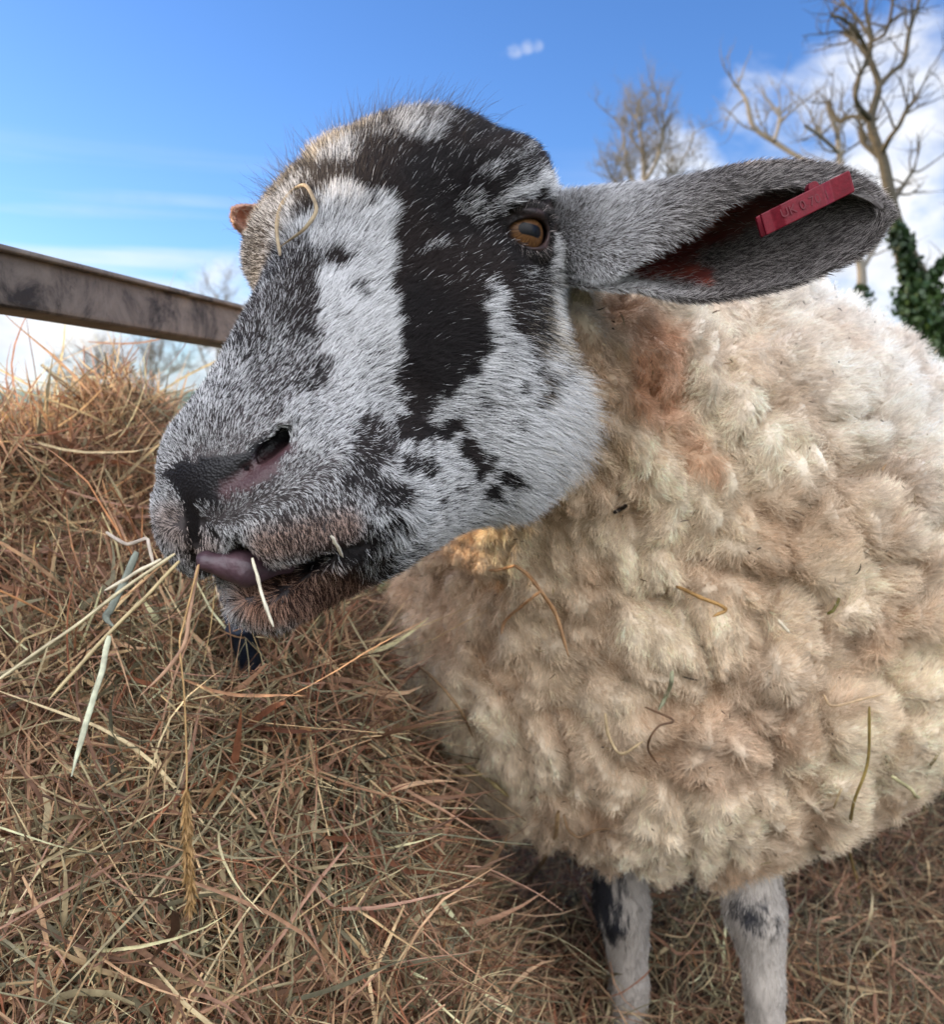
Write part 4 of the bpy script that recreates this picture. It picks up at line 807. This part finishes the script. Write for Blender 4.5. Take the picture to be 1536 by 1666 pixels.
sdir = Vector(RD).normalized().cross(Vector((0, 0, 1))).normalized(); 
box_beam('rail_flange', Vector(R0)+Vector((0, 0, 0.0185))+sdir*0.003, Vector(R1)+Vector((0, 0, 0.0185))+sdir*0.003, 0.046, 0.004, (0, 0, 1), metal_m, fe, bevel=0.002)
for t in (0.02, 0.96):
    p = R0+(R1-R0)*t; box_beam('post', (p[0], p[1], p[2]-0.019), (p[0], p[1], -0.05), 0.04, 0.04, (0, 1, 0), metal_m, fe)
blue_m = simple_mat('chipped_blue_paint', [(0.35, (0.006, 0.009, 0.018)), (0.55, (0.016, 0.026, 0.048)), (0.75, (0.06, 0.07, 0.09))], 90, rough=0.5, bscale=200, bdist=0.002)
def ray_h(px, py):
    v = np.array(((px-CXP)/F, 1.0, (CYP-py)/F)); t = 0.3
    while t < 3:
        w_ = W(v*t)
        if w_[2] < heap_h(w_[0], w_[1])[0]: return t
        t += 0.004
    return t
def stake():
    ha = ray_h(372, 990); hb = ray_h(400, 1135); a = W(Q(366, 930, ha-0.068)); b = W(Q(400, 1135, hb-0.052)); b2 = b+(b-a)*0.35+np.array((0, 0.06, -0.02)); th = np.linspace(0, 2*math.pi, 25)[:-1]; ax = nrm(b2-a); s = nrm(np.cross(ax, (0, 1, 0))); v = np.cross(ax, s); rows = []
    for t, r in ((0, .2), (0, .85), (0.004, 1), (0.30, 1), (0.305, 1.16), (0.33, 1.16), (0.335, 1.0), (1, 1)):
        rows.append([a+(b2-a)*t+(s*math.cos(x)+v*math.sin(x))*0.0095*r for x in th])
    me = grid_mesh('metal_stake', np.array(rows)-a, closed_v=True); me.materials.append(blue_m); o = link('metal_stake', me, loc=tuple(a)); o['label'] = 'dark blue metal stake sticking out of the hay below the chin'; o['category'] = 'stake'
stake()
# board fence to the left, unseen, added to shade nose and hay
def shade_fence():
    wood = simple_mat('weathered_boards', [(0.3, (0.10, 0.075, 0.055)), (0.7, (0.24, 0.19, 0.15))], 8, bscale=60, bdist=0.003)
    root = link('added_shade_fence', None, loc=(-1.75, -1.6, 0)); root['label'] = 'unseen close boarded wooden fence left of the hay heap, stepping down behind'; root['category'] = 'shade_fence'
    for i in range(6): box_beam('board', (-1.75, SHADE_STEP, 0.08+i*0.170), (-1.75, 2.9, 0.08+i*0.170), 0.022, 0.167, (0, 0, 1), wood, root, bevel=0.003)
    for i in range(8): box_beam('board', (-1.75, -1.6, 0.08+i*0.170), (-1.75, SHADE_STEP-0.003, 0.08+i*0.170), 0.022, 0.167, (0, 0, 1), wood, root, bevel=0.003)
    for y, tp in ((-1.5, 1.35), (-0.05, 1.35), (SHADE_STEP-0.04, 1.35), (2.8, 1.0)): box_beam('post', (-1.80, y, -0.1), (-1.80, y, tp), 0.075, 0.075, (0, 1, 0), wood, root, bevel=0.005)
SHADE_STEP = 1.06
shade_fence()

# ---------------------------------------------------------------- trees and far land
def tubes(name, lines, mat, parent, sides=6):
    """lines: list of (points Kx3 world, radii K) -> one mesh"""
    V = []; Fq = []; off = np.array(parent_off(parent)); o = 0; th = np.linspace(0, 2*math.pi, sides+1)[:-1]; cs, sn = np.cos(th), np.sin(th)
    for P, r in lines:
        T = np.gradient(P, axis=0); T /= np.maximum(np.linalg.norm(T, axis=1, keepdims=True), 1e-9); s = np.cross(T, (0.13, 0.95, 0.2)); s /= np.maximum(np.linalg.norm(s, axis=1, keepdims=True), 1e-9); v = np.cross(T, s)
        ring = P[:, None]+(s[:, None]*cs[None, :, None]+v[:, None]*sn[None, :, None])*np.asarray(r)[:, None, None]; V.append(ring.reshape(-1, 3)-off); K = len(P)
        i = (np.arange(K-1)*sides)[:, None]; j = np.arange(sides)[None]; j2 = (j+1) % sides; Fq.append((np.stack([i+j, i+j2, i+sides+j2, i+sides+j], -1)+o).reshape(-1, 4)); o += K*sides
    me = mesh_from(name, np.concatenate(V), np.zeros((0, 3), int), np.concatenate(Fq)); me.materials.append(mat); return link(name, me, parent)
def twigs(P, r, rs, n, L, gen=2, up=0.35, spread=0.9):
    """side shoots off a limb, recursively"""
    out = []
    seg = np.linalg.norm(np.diff(P, axis=0), axis=1); cum = np.concatenate([[0], np.cumsum(seg)])
    for _ in range(n):
        t = rs.uniform(0.25, 1.0)*cum[-1]; p = np.array([np.interp(t, cum, P[:, k]) for k in range(3)]); rr = np.interp(t, cum, r)
        i = min(np.searchsorted(cum, t), len(P)-1); ax = nrm(P[i]-P[i-1]); d = nrm(ax*0.8+rs.normal(size=3)*spread*(1, .8, 1)+np.array((0, 0, up))); ln = L*rs.uniform(0.5, 1.3); k = 7; q = [p]; w = rs.normal(size=3)*0.5
        for j in range(k-1): d = nrm(d+w*0.22+rs.normal(size=3)*0.14+np.array((0, 0, up*0.25))); q.append(q[-1]+d*ln/(k-1))
        q = np.array(q); r0 = min(rr*0.75, ln*0.022+0.002); rad = np.linspace(r0, r0*0.25, k); out.append((q, rad))
        if gen > 0: out += twigs(q, rad, rs, max(3, int(n*0.8)) if gen > 1 else 4, ln*0.55, gen-1, up, spread)
    return out
bark_m = simple_mat('bark', [(0.3, (0.028, 0.027, 0.019)), (0.55, (0.062, 0.052, 0.036)), (0.75, (0.11, 0.085, 0.052))], 5, bscale=22, bdist=0.03)
pale_bark_m = simple_mat('pale_bark', [(0.3, (0.10, 0.092, 0.078)), (0.7, (0.20, 0.175, 0.14))], 3, bscale=22, bdist=0.03)
ivy_m = simple_mat('ivy_leaves', [(0.3, (0.008, 0.018, 0.006)), (0.55, (0.020, 0.042, 0.011)), (0.8, (0.06, 0.09, 0.022))], 1.2, rough=0.45, bump=0.1, bscale=10)
def leaves(name, P, size, mat, parent):
    n = len(P); a = rand_unit(n)*size[:, None]; b = np.cross(a, rand_unit(n)); b = unit(b)*size[:, None]*0.8; off = np.array(parent_off(parent))
    V = np.stack([P-a*0.5, P+b*0.5, P+a*0.5+0, P-b*0.5], 1).reshape(-1, 3)-off; q = np.arange(n*4).reshape(n, 4); me = mesh_from(name, V, np.zeros((0, 3), int), q); me.materials.append(mat); return link(name, me, parent)
def limb(pts, D, dz=None, k=4, seed=0):
    """pts: (px, py, radius px[, depth offset])"""
    a = np.array([(p[0], p[1], p[2], p[3] if len(p) > 3 else 0) for p in pts], float); C = catmull(a, max(6, len(pts)*k)); D_ = D+C[:, 3]
    P = W(np.stack([(C[:, 0]-CXP)/F*D_, D_, (CYP-C[:, 1])/F*D_], 1)); return P, np.maximum(C[:, 2]*0.72, 0.4)/F*D_
def make_tree(name, label, D, trunk, limbs, tw, L, gen, seed, mat, ivy=None, group=None, cat='tree', up=0.35, upto=0.3):
    rs = np.random.default_rng(seed); tp, tr = limb(trunk, D); base = tp[0]; root = link(name, None, loc=(base[0], base[1], 0)); root['label'] = label; root['category'] = cat
    if group: root['group'] = group
    tubes('trunk', [(tp, tr)], mat, root, 14); ls = [limb(l, D) for l in limbs]; allt = []
    for q, r in ls+[(tp[int(len(tp)*upto):], tr[int(len(tp)*upto):])]: allt += twigs(q, r, rs, tw, L, gen, up)
    tubes('crown', ls+allt, mat, root, 5)
    if ivy:
        Ps = []
        for (x0, y0, x1, y1, r, n) in ivy:
            t = rng.random(n)[:, None]; c = np.array((x0, y0))*(1-t)+np.array((x1, y1))*t; g = rand_unit(n)*(rng.random(n)[:, None]**0.4)*r*(0.75+0.5*rng.random(n)[:, None]); dd = D-0.1+g[:, 2]/F*D
            lum = 1+0.35*np.sin(c[:, 1]*0.11+c[:, 0]*0.07); Ps.append(W(np.stack([(c[:, 0]+g[:, 0]*lum-CXP)/F*dd, dd, (CYP-c[:, 1]-g[:, 1]*lum)/F*dd], 1)))
        Ps = np.concatenate(Ps); leaves('ivy', Ps, 0.05+0.04*rng.random(len(Ps)), ivy_m, root)
    return root
make_tree('ivy_clad_tree', 'tall bare tree with a dark ivy clad trunk at the right edge', 9.0,
    [(1590, 800, 66), (1555, 680, 58), (1518, 560, 46), (1496, 480, 34), (1474, 415, 24), (1455, 352, 15), (1438, 265, 12), (1426, 232, 11), (1417, 195, 10), (1430, 140, 8), (1415, 95, 6.5), (1418, 60, 5), (1409, 15, 4), (1418, -40, 3)],
    [[(1430, 140, 7), (1452, 118, 6, .1), (1471, 100, 6, .2), (1480, 50, 5, .3), (1496, 0, 4, .4), (1500, -60, 3, .5)], [(1434, 250, 8), (1448, 225, 6, -.2), (1463, 205, 5, -.3), (1475, 180, 4.5, -.4), (1492, 161, 3, -.5)],
     [(1450, 330, 8), (1468, 305, 5, .3), (1488, 275, 3, .5)], [(1438, 262, 7), (1420, 248, 6, .2), (1404, 232, 6, .4), (1400, 212, 5, .5), (1408, 198, 4, .5)], [(1417, 195, 8), (1398, 175, 6.5, -.2), (1392, 155, 6, -.3), (1398, 125, 5.5, -.3), (1412, 100, 5, -.2)],
     [(1415, 98, 5), (1395, 72, 5, .2), (1372, 54, 3.5, .4)], [(1416, 92, 5), (1392, 50, 5, -.3), (1368, 30, 4.5, -.5), (1351, 27, 3, -.6)], [(1418, 66, 5), (1398, 35, 4, .3), (1368, 0, 3, .6), (1350, -30, 2.5, .8)],
     [(1417, 70, 4.5), (1440, 55, 4, -.2), (1451, 17, 3.5, -.4), (1455, -40, 3, -.5)], [(1496, 490, 24), (1520, 450, 13, .2), (1545, 420, 11, .4), (1600, 380, 8, .8)], [(1417, 196, 5), (1385, 190, 5, .2), (1366, 198, 5, .4), (1352, 180, 4, .5), (1347, 165, 3, .6)]],
    8, 0.45, 1, 5, bark_m, [(1590, 760, 1535, 600, 72, 12000), (1530, 600, 1494, 480, 34, 7000), (1494, 480, 1460, 370, 17, 2200), (1545, 600, 1560, 570, 40, 2600), (1500, 470, 1540, 425, 14, 700)])
make_tree('leaning_tree', 'slender crooked bare tree with pale upper limbs behind the ear', 11.0,
    [(1425, 760, 22), (1410, 600, 18), (1400, 510, 14), (1402, 440, 10), (1385, 380, 9), (1372, 300, 8), (1366, 250, 7), (1362, 215, 6), (1350, 185, 5), (1345, 165, 3.5)],
    [[(1372, 300, 7), (1335, 275, 6, .2), (1293, 252, 6, .4), (1262, 232, 6.5, .5), (1227, 207, 6, .6), (1216, 168, 5, .7), (1206, 150, 4, .8), (1194, 136, 3, .9)], [(1260, 230, 5), (1268, 200, 4, .2), (1266, 176, 3, .4)], [(1366, 250, 5), (1335, 222, 4.5, -.4), (1310, 205, 4, -.6)],
     [(1400, 430, 7), (1375, 400, 5, .4), (1350, 385, 3, .5)], [(1402, 440, 6), (1425, 400, 5, .3), (1437, 370, 3, .4)]],
    8, 0.5, 1, 8, pale_bark_m, [(1410, 580, 1400, 470, 15, 900)])
make_tree('bushy_bare_tree', 'small twiggy bare tree above the base of the ear', 24.0,
    [(1052, 735, 12), (1050, 600, 10), (1048, 420, 8), (1050, 330, 7), (1048, 280, 6), (1046, 240, 4)],
    [[(1050, 330, 5), (1025, 280, 4, .5), (1015, 235, 3, .8), (1012, 190, 2, 1)], [(1048, 300, 5), (1070, 260, 4, -.5), (1080, 215, 3, -.8), (1075, 180, 2, -1)], [(1050, 320, 5), (1095, 285, 3, .6), (1120, 245, 2.5, .9), (1130, 215, 2, 1)], [(1050, 330, 4), (1000, 295, 3, -.6), (985, 262, 2, -.9)], [(1048, 250, 4), (1040, 210, 3, 0), (1035, 175, 2, .3)]],
    13, 0.95, 2, 11, pale_bark_m, up=0.5, upto=0.6)
for i, (lab, px, top, w, D, sd_) in enumerate([('pale twiggy tree far off just above the feeder rail', 352, 455, 60, 45, 21), ('low wide hazy tree far off below the feeder rail', 245, 560, 80, 55, 22), ('thin far off treetop at the left below the rail', 150, 590, 50, 60, 23)]):
    make_tree('far_tree', lab, D, [(px, 690, 5), (px, 650, 4), (px+3, 620, 3.5), (px, top+25, 2)], [[(px, 640, 3), (px-w*.5, 600 if top > 500 else 560, 2, 1), (px-w*.8, top+40, 1, 2)], [(px, 640, 3), (px+w*.5, 600 if top > 500 else 560, 2, -1), (px+w*.8, top+35, 1, -2)], [(px, 630, 3), (px+w*.2, (top+600)/2, 2), (px+w*.25, top+10, 1)]],
              10, D*0.035, 2, sd_, pale_bark_m, group='far off trees beyond the hay', up=0.4, upto=0.4)
def hill():
    n = 90; x = np.linspace(-420, 420, n); Ht = 5.5+7*vnoise(np.stack([x, x*0, x*0], 1), 0.012, 5)+2*vnoise(np.stack([x, x*0, x*0], 1), 0.06, 6)
    prof = [(0, -1.0), (60, 0.45), (130, 0.9), (200, 1.0), (300, 0.6), (400, -1)]; P = np.array([[(x[i]*(1+yy/600), 380+yy, Ht[i]*f if f > 0 else -0.5) for yy, f in prof] for i in range(n)]); me = grid_mesh('hill', P); me.materials.append(simple_mat('far_hill', [(0.3, (0.05, 0.09, 0.075)), (0.7, (0.10, 0.16, 0.12))], 0.03, bscale=0.3, bdist=0.5)); o = link('hill', me); o['kind'] = 'structure'
hill()

co = ribbons('hay_chaff', W(CHAFF[0]), CHAFF[1], rand_unit(len(CHAFF[1])), CHAFF[2], straw_m, None); co['label'] = 'specks of chaff and seed husk caught all over the fleece'; co['category'] = 'chaff'; co['kind'] = 'stuff'
def straw_by_legs():
    n = 420; P = np.stack([rng.uniform(0.02, 0.50, n), rng.uniform(0.62, 0.90, n), np.zeros(n)], 1); P[:, 2] = ground_h(P[:, 0], P[:, 1])+0.02+0.10*rng.random(n)**2; t = unit(rand_unit(n)+np.array((0, 0, 0.5)))
    Pc = strands(n, P, t, None, 0.06+0.13*rng.random(n), 9, 0.9, 0.4); ribbons('standing_straws', Pc, 0.0010+0.0020*rng.random(n)**2, rand_unit(n), PAL[rng.choice(len(PAL), n, p=PW)]*(0.8+0.6*rng.random(n))[:, None], straw_m, lit)
straw_by_legs()
# ---------------------------------------------------------------- single stalks that can be told apart
from mathutils.bvhtree import BVHTree
dg = bpy.context.evaluated_depsgraph_get()
def bvh(o):
    me = o.data; M = Matrix.Translation(sum((Vector(p.location) for p in chain(o)), Vector())); vs = [M@v.co for v in me.vertices]; return BVHTree.FromPolygons(vs, [tuple(p.vertices) for p in me.polygons])
def chain(o):
    while o is not None: yield o; o = o.parent
TREES = {n: bvh(bpy.data.objects[n]) for n in ('body', 'fleece', 'hay_heap', 'hay_litter')}
def on(px, py, lift=0.008, who=('body', 'fleece', 'hay_heap', 'hay_litter')):
    """the first surface met along a photo pixel, a little nearer than it; returned in the camera frame"""
    d = cdir(px, py); best = None
    for n in who:
        h = TREES[n].ray_cast(cam.location, d)
        if h[0] is not None and (best is None or h[3] < best[1]): best = (h[0], h[3])
    if best is None: return Q(px, py, 0.6)
    p = CF(np.array(cam.location+d*(best[1]-lift))); return p
def stalk(name, label, pts, w, rgb, cat='hay stalk', flat=True, lift=0.010, who=None, seed=None, head=None, n=26, kinked=False):
    """pts: (px, py) laid on what is there, or (px, py, depth) in the air"""
    lin = lambda A: np.stack([np.interp(np.linspace(0, len(A)-1, n), np.arange(len(A)), np.array(A)[:, q_]) for q_ in range(np.array(A).shape[1])], 1)
    if len(pts[0]) == 3: C = np.array([Q(*p) for p in pts]); P = W(lin(C) if kinked else catmull(C, n))
    else:
        xy = lin(pts) if kinked else catmull(np.array(pts, float), n); C = np.array([on(x, y, lift, who or ('body', 'fleece', 'hay_heap', 'hay_litter')) for x, y in xy]); dp = C[:, 1].copy()
        for _ in range(3): dp[1:-1] = np.minimum(dp[1:-1], (dp[:-2]+dp[2:])/2)
        for _ in range(4): dp[1:-1] = (dp[:-2]+2*dp[1:-1]+dp[2:])/4
        P = W(np.array([Q(x, y, d_) for (x, y), d_ in zip(xy, dp)]))
    P = P+np.stack([np.interp(np.linspace(0, 1, n), np.linspace(0, 1, 9), rng.normal(size=9)*0.00013) for _ in range(3)], 1)
    o0 = P[0].copy(); wids = w/F*CF(P)[:, 1]; col = np.array(srgb(*rgb)[:3])
    view = nrm(np.array(cam.location)-P.mean(0)); T = np.gradient(P, axis=0); T /= np.linalg.norm(T, axis=1, keepdims=True)
    V = []; K = 8; th = np.linspace(0, 2*math.pi, K+1)[:-1]; fl = 0.35 if flat else 1.0; u = np.linspace(0, 1, n)
    prof = np.minimum(1, np.minimum(u*12+0.7, (1-u)*(3 if flat else 8)+0.25))
    for i in range(n):
        s = nrm(np.cross(T[i], view)+rng.normal(size=3)*0.02); v = np.cross(T[i], s); node = 1.25 if (not flat and i in (n//3, 2*n//3)) else 1.0
        V.append([P[i]-o0+(s*math.cos(a)+v*math.sin(a)*fl)*wids[i]*0.5*prof[i]*node for a in th])
    me = grid_mesh(name, np.array(V), closed_v=True); set_attr(me, 'col', np.tile(col, (len(me.vertices), 1))*(0.85+0.3*rng.random(len(me.vertices)))[:, None]); me.materials.append(straw_m)
    o = link(name, me, loc=tuple(o0)); o['label'] = label; o['category'] = cat
    if head:
        (i0, i1, hw, hrgb) = head; N_ = 420; t = rng.random(N_); idx = (i0+(i1-i0)*t)*(n-1); pp = np.stack([np.interp(idx, np.arange(n), P[:, k]) for k in range(3)], 1)-o0
        ax = nrm(P[int(i1*(n-1))]-P[int(i0*(n-1))]); d = unit(ax[None]*1.6+rand_unit(N_)*0.8); L_ = 0.0035+0.003*rng.random(N_); pp = pp+rand_unit(N_)*hw/F*0.45*0.6*np.sin(math.pi*np.clip(t*0.9+0.08, 0, 1))[:, None]
        Pc = np.stack([pp+d*L_[:, None]*k/3 for k in range(4)], 1); V = Pc+o0; 
        sd_o = ribbons('seed_head', V, np.full(N_, 0.0008), rand_unit(N_), np.tile(np.array(srgb(*hrgb)[:3]), (N_, 1))*(0.6+0.6*rng.random(N_))[:, None], straw_m, o)
    return o
G = 'hay_stalk'
stalk(G, 'long pale straw slanting from the mouth to the left edge of the photo', [(285, 900, .400), (205, 955, .393), (130, 1012, .385), (60, 1062, .378), (-30, 1125, .370)], 5.2, (200, 188, 156), flat=False)
stalk(G, 'straight straw-coloured stem below the longest one, ending over the hay', [(292, 912, .402), (240, 968, .396), (185, 1022, .388), (130, 1082, .380), (80, 1138, .374)], 6, (192, 174, 134), flat=False)
stalk('dry_grass', 'wide pale grass blade hanging straight down below the straws in the mouth', [(178, 1034, .385), (165, 1090, .383), (148, 1150, .381), (132, 1205, .379), (117, 1262, .378)], 9.5, (205, 208, 185))
stalk(G, 'thin hanging stem with a golden seed head', [(322, 918, .396), (300, 1010, .392), (292, 1050, .390), (300, 1130, .388), (304, 1230, .386), (303, 1330, .385), (308, 1420, .384), (311, 1490, .384)], 3.2, (190, 156, 108), flat=False, head=(0.64, 0.97, 8, (164, 130, 84)), n=40)
stalk(G, 'pinkish bent stem curving left out of the lips', [(322, 920, .398), (308, 1000, .393), (298, 1050, .390), (270, 1090, .388), (228, 1132, .386)], 6.5, (178, 142, 116))
stalk(G, 'short white straw hanging from the mouth corner past the chin', [(411, 908, .398), (420, 945, .394), (432, 985, .390), (445, 1020, .388)], 5.5, (226, 220, 200), flat=False, n=14)
stalk(G, 'tiny white straw lying on the dark cheek hair', [(539, 872), (548, 888), (558, 906)], 5.5, (232, 226, 212), flat=False, lift=0.011, who=('body',), n=10)
stalk('grass_loop', 'grey-tan loop of dry grass stuck on the forehead', [(456, 416), (450, 372), (458, 335), (478, 310), (497, 302), (509, 322), (514, 345), (496, 372), (475, 388), (457, 402)], 6.5, (158, 142, 116), lift=0.018, who=('body',), n=44)
stalk(G, 'stiff pale zigzag stem beside the upper lip', [(172, 866, .43), (205, 887, .42), (240, 874, .415), (246, 905, .412), (252, 925, .41)], 6, (190, 178, 166), n=20, kinked=True)
stalk('dry_grass', 'blue-green grass blade bent over near the lips', [(222, 898, .405), (200, 950, .40), (180, 990, .395), (172, 1005, .392), (185, 1020, .39)], 12, (122, 128, 118), n=24)
stalk(G, 'pale straw reaching left from the upper lip', [(262, 910, .40), (215, 935, .40), (170, 962, .40)], 6, (214, 204, 182), flat=False, n=14)
stalk('dead_leaf', 'narrow rust-orange leaf standing up in the hay at left', [(122, 848), (135, 880), (155, 915), (175, 940)], 9, (140, 88, 56), cat='leaf', n=14, who=('hay_heap',), lift=0.03)
stalk('dead_leaf', 'pinkish folded leaf hanging below the long straw', [(136, 945), (128, 990), (122, 1020), (115, 1055)], 9, (186, 146, 122), cat='leaf', n=14, who=('hay_heap',), lift=0.03)
stalk(G, 'long green-tan blade running down the hay to the bottom edge', [(268, 1130), (312, 1235), (365, 1325), (395, 1400), (450, 1490), (510, 1600), (550, 1690)], 10, (162, 146, 112), lift=0.020, who=('hay_heap',), n=40)
stalk(G, 'yellow-brown stem beside the green-tan blade', [(318, 1250), (345, 1360), (362, 1480), (380, 1580), (392, 1690)], 6, (176, 140, 92), flat=False, lift=0.020, who=('hay_heap',), n=34)
stalk(G, 'thin green stem bent at a right angle low in the hay', [(205, 1180), (188, 1270), (185, 1340), (196, 1398), (260, 1400), (330, 1398), (420, 1385), (500, 1378)], 5, (140, 150, 118), flat=False, lift=0.016, who=('hay_heap',), n=40)
stalk('dry_grass', 'grey folded blade at the left edge low in the hay', [(-10, 1280), (25, 1315), (50, 1345), (48, 1375)], 10, (118, 116, 104), lift=0.016, who=('hay_heap',), n=20)
stalk(G, 'straw lying level across the hay at the left edge', [(-10, 1288), (80, 1298), (195, 1314)], 6, (178, 146, 108), flat=False, lift=0.018, who=('hay_heap',), n=20)
stalk(G, 'short pale straw low in the left corner of the hay', [(115, 1658), (200, 1630), (286, 1600)], 5.5, (190, 172, 140), flat=False, lift=0.018, who=('hay_heap',), n=16)
for lab, pts, w, rgb in [
    ('pale stem crossing the heap just left of the chest', [(560, 1010), (620, 1050), (690, 1090), (745, 1150), (770, 1200)], 5, (168, 140, 108)),
    ('olive stem poking out of the heap towards the chest', [(730, 1225), (790, 1265), (828, 1296)], 7, (168, 152, 110)),
    ('grey-tan stem just below the olive one', [(690, 1215), (760, 1265), (856, 1335)], 6, (150, 130, 104)),
    ('kinked pale stem under the chest pointing down left', [(908, 1320), (900, 1370), (856, 1436), (830, 1436), (795, 1415)], 7.5, (186, 158, 122))]:
    stalk(G, lab, pts, w, rgb, flat=False, lift=0.022, n=24)
def forked(name, label, parts, rgb, w, lift=0.016):
    o = stalk(name, label, parts[0], w, rgb, flat=False, lift=lift, who=('fleece', 'hay_heap', 'hay_litter'), n=24)
    for p in parts[1:]:
        b = stalk('side_stem', 'x', p, w*0.8, rgb, flat=False, lift=lift, who=('fleece', 'hay_heap', 'hay_litter'), n=18); del b['label']; del b['category']; b.parent = o; b.location = b.location-o.location
forked('forked_stem', 'forked dry stem caught in the wool of the chest', [[(838, 920), (862, 938), (882, 965), (905, 1000), (925, 1068)], [(880, 962), (850, 985), (822, 1010), (815, 1032)], [(838, 920), (815, 926), (795, 928)]], (190, 150, 112), 6)
for lab, pts, w, rgb, nm in [
    ('bent V of pale straw in the wool low on the chest', [(985, 1160), (990, 1195), (1010, 1226), (1046, 1206)], 5, (206, 184, 148), G),
    ('yellow twig end with a dark tip on the shoulder wool', [(1102, 954), (1140, 972), (1180, 990), (1160, 1003)], 6, (176, 138, 84), 'twig'),
    ('short black bit of twig on the neck wool', [(1000, 834), (1010, 828), (1020, 822)], 6.5, (50, 42, 36), 'twig'),
    ('short pale straw on the shoulder wool below the green tuft', [(1266, 1008), (1274, 1018), (1285, 1030)], 5, (214, 204, 184), G),
    ('green-grey blade on the wool, middle of the chest', [(1094, 1092), (1090, 1118), (1072, 1155)], 6.5, (158, 160, 132), 'dry_grass'),
    ('thin dark stem crossing the wool below the green-grey blade', [(1050, 1150), (1096, 1172), (1070, 1182), (1054, 1215), (1072, 1245)], 3.5, (110, 82, 60), G),
    ('curved pale straw low on the flank wool', [(1340, 1130), (1355, 1148), (1400, 1138), (1440, 1128)], 4, (196, 170, 136), G),
    ('tiny curl of green grass on the flank wool', [(1365, 972), (1358, 990), (1345, 1000)], 5, (110, 104, 52), 'dry_grass'),
    ('short straight straw at the hem of the fleece right of the near leg', [(1370, 1282), (1362, 1300), (1356, 1316)], 4, (196, 176, 142), G),
    ('thin curled stem lying on the wool at the bottom left of the chest', [(918, 1325), (925, 1350), (945, 1362), (970, 1350), (995, 1348)], 4.5, (176, 146, 116), G)]:
    stalk(nm, lab, pts, w, rgb, cat='hay stalk' if nm != 'twig' else 'twig', flat=False, lift=0.016, n=20, who=('fleece', 'hay_heap', 'hay_litter'))
for lab, pts, w, rgb in [
    ('long yellow-green stem dangling from the flank to the ground', [(1415, 1150), (1412, 1240), (1388, 1310), (1382, 1380), (1396, 1440), (1400, 1500), (1430, 1560), (1500, 1660)], 5, (160, 140, 84)),
    ('second yellow-green stem at the right edge', [(1530, 1220), (1508, 1260), (1500, 1330), (1460, 1400)], 5, (158, 146, 96)),
    ('thick pinkish stem bending down right of the near leg', [(1326, 1374), (1352, 1400), (1364, 1440), (1358, 1475), (1380, 1490), (1380, 1560), (1382, 1638)], 7.5, (190, 160, 134)),
    ('broad red-brown blade arching beside the pinkish stem', [(1340, 1385), (1342, 1420), (1310, 1460), (1275, 1500)], 9, (150, 96, 78)),
    ('pale V of straw beside the fleece at the right edge', [(1450, 1262), (1480, 1282), (1494, 1296), (1520, 1280)], 6, (196, 190, 150)),
    ('pale stem lying across the ground right of the near leg', [(1330, 1650), (1370, 1630), (1420, 1600)], 6, (190, 168, 138))]:
    stalk(G, lab, pts, w, rgb, flat=False, lift=0.030, n=34)
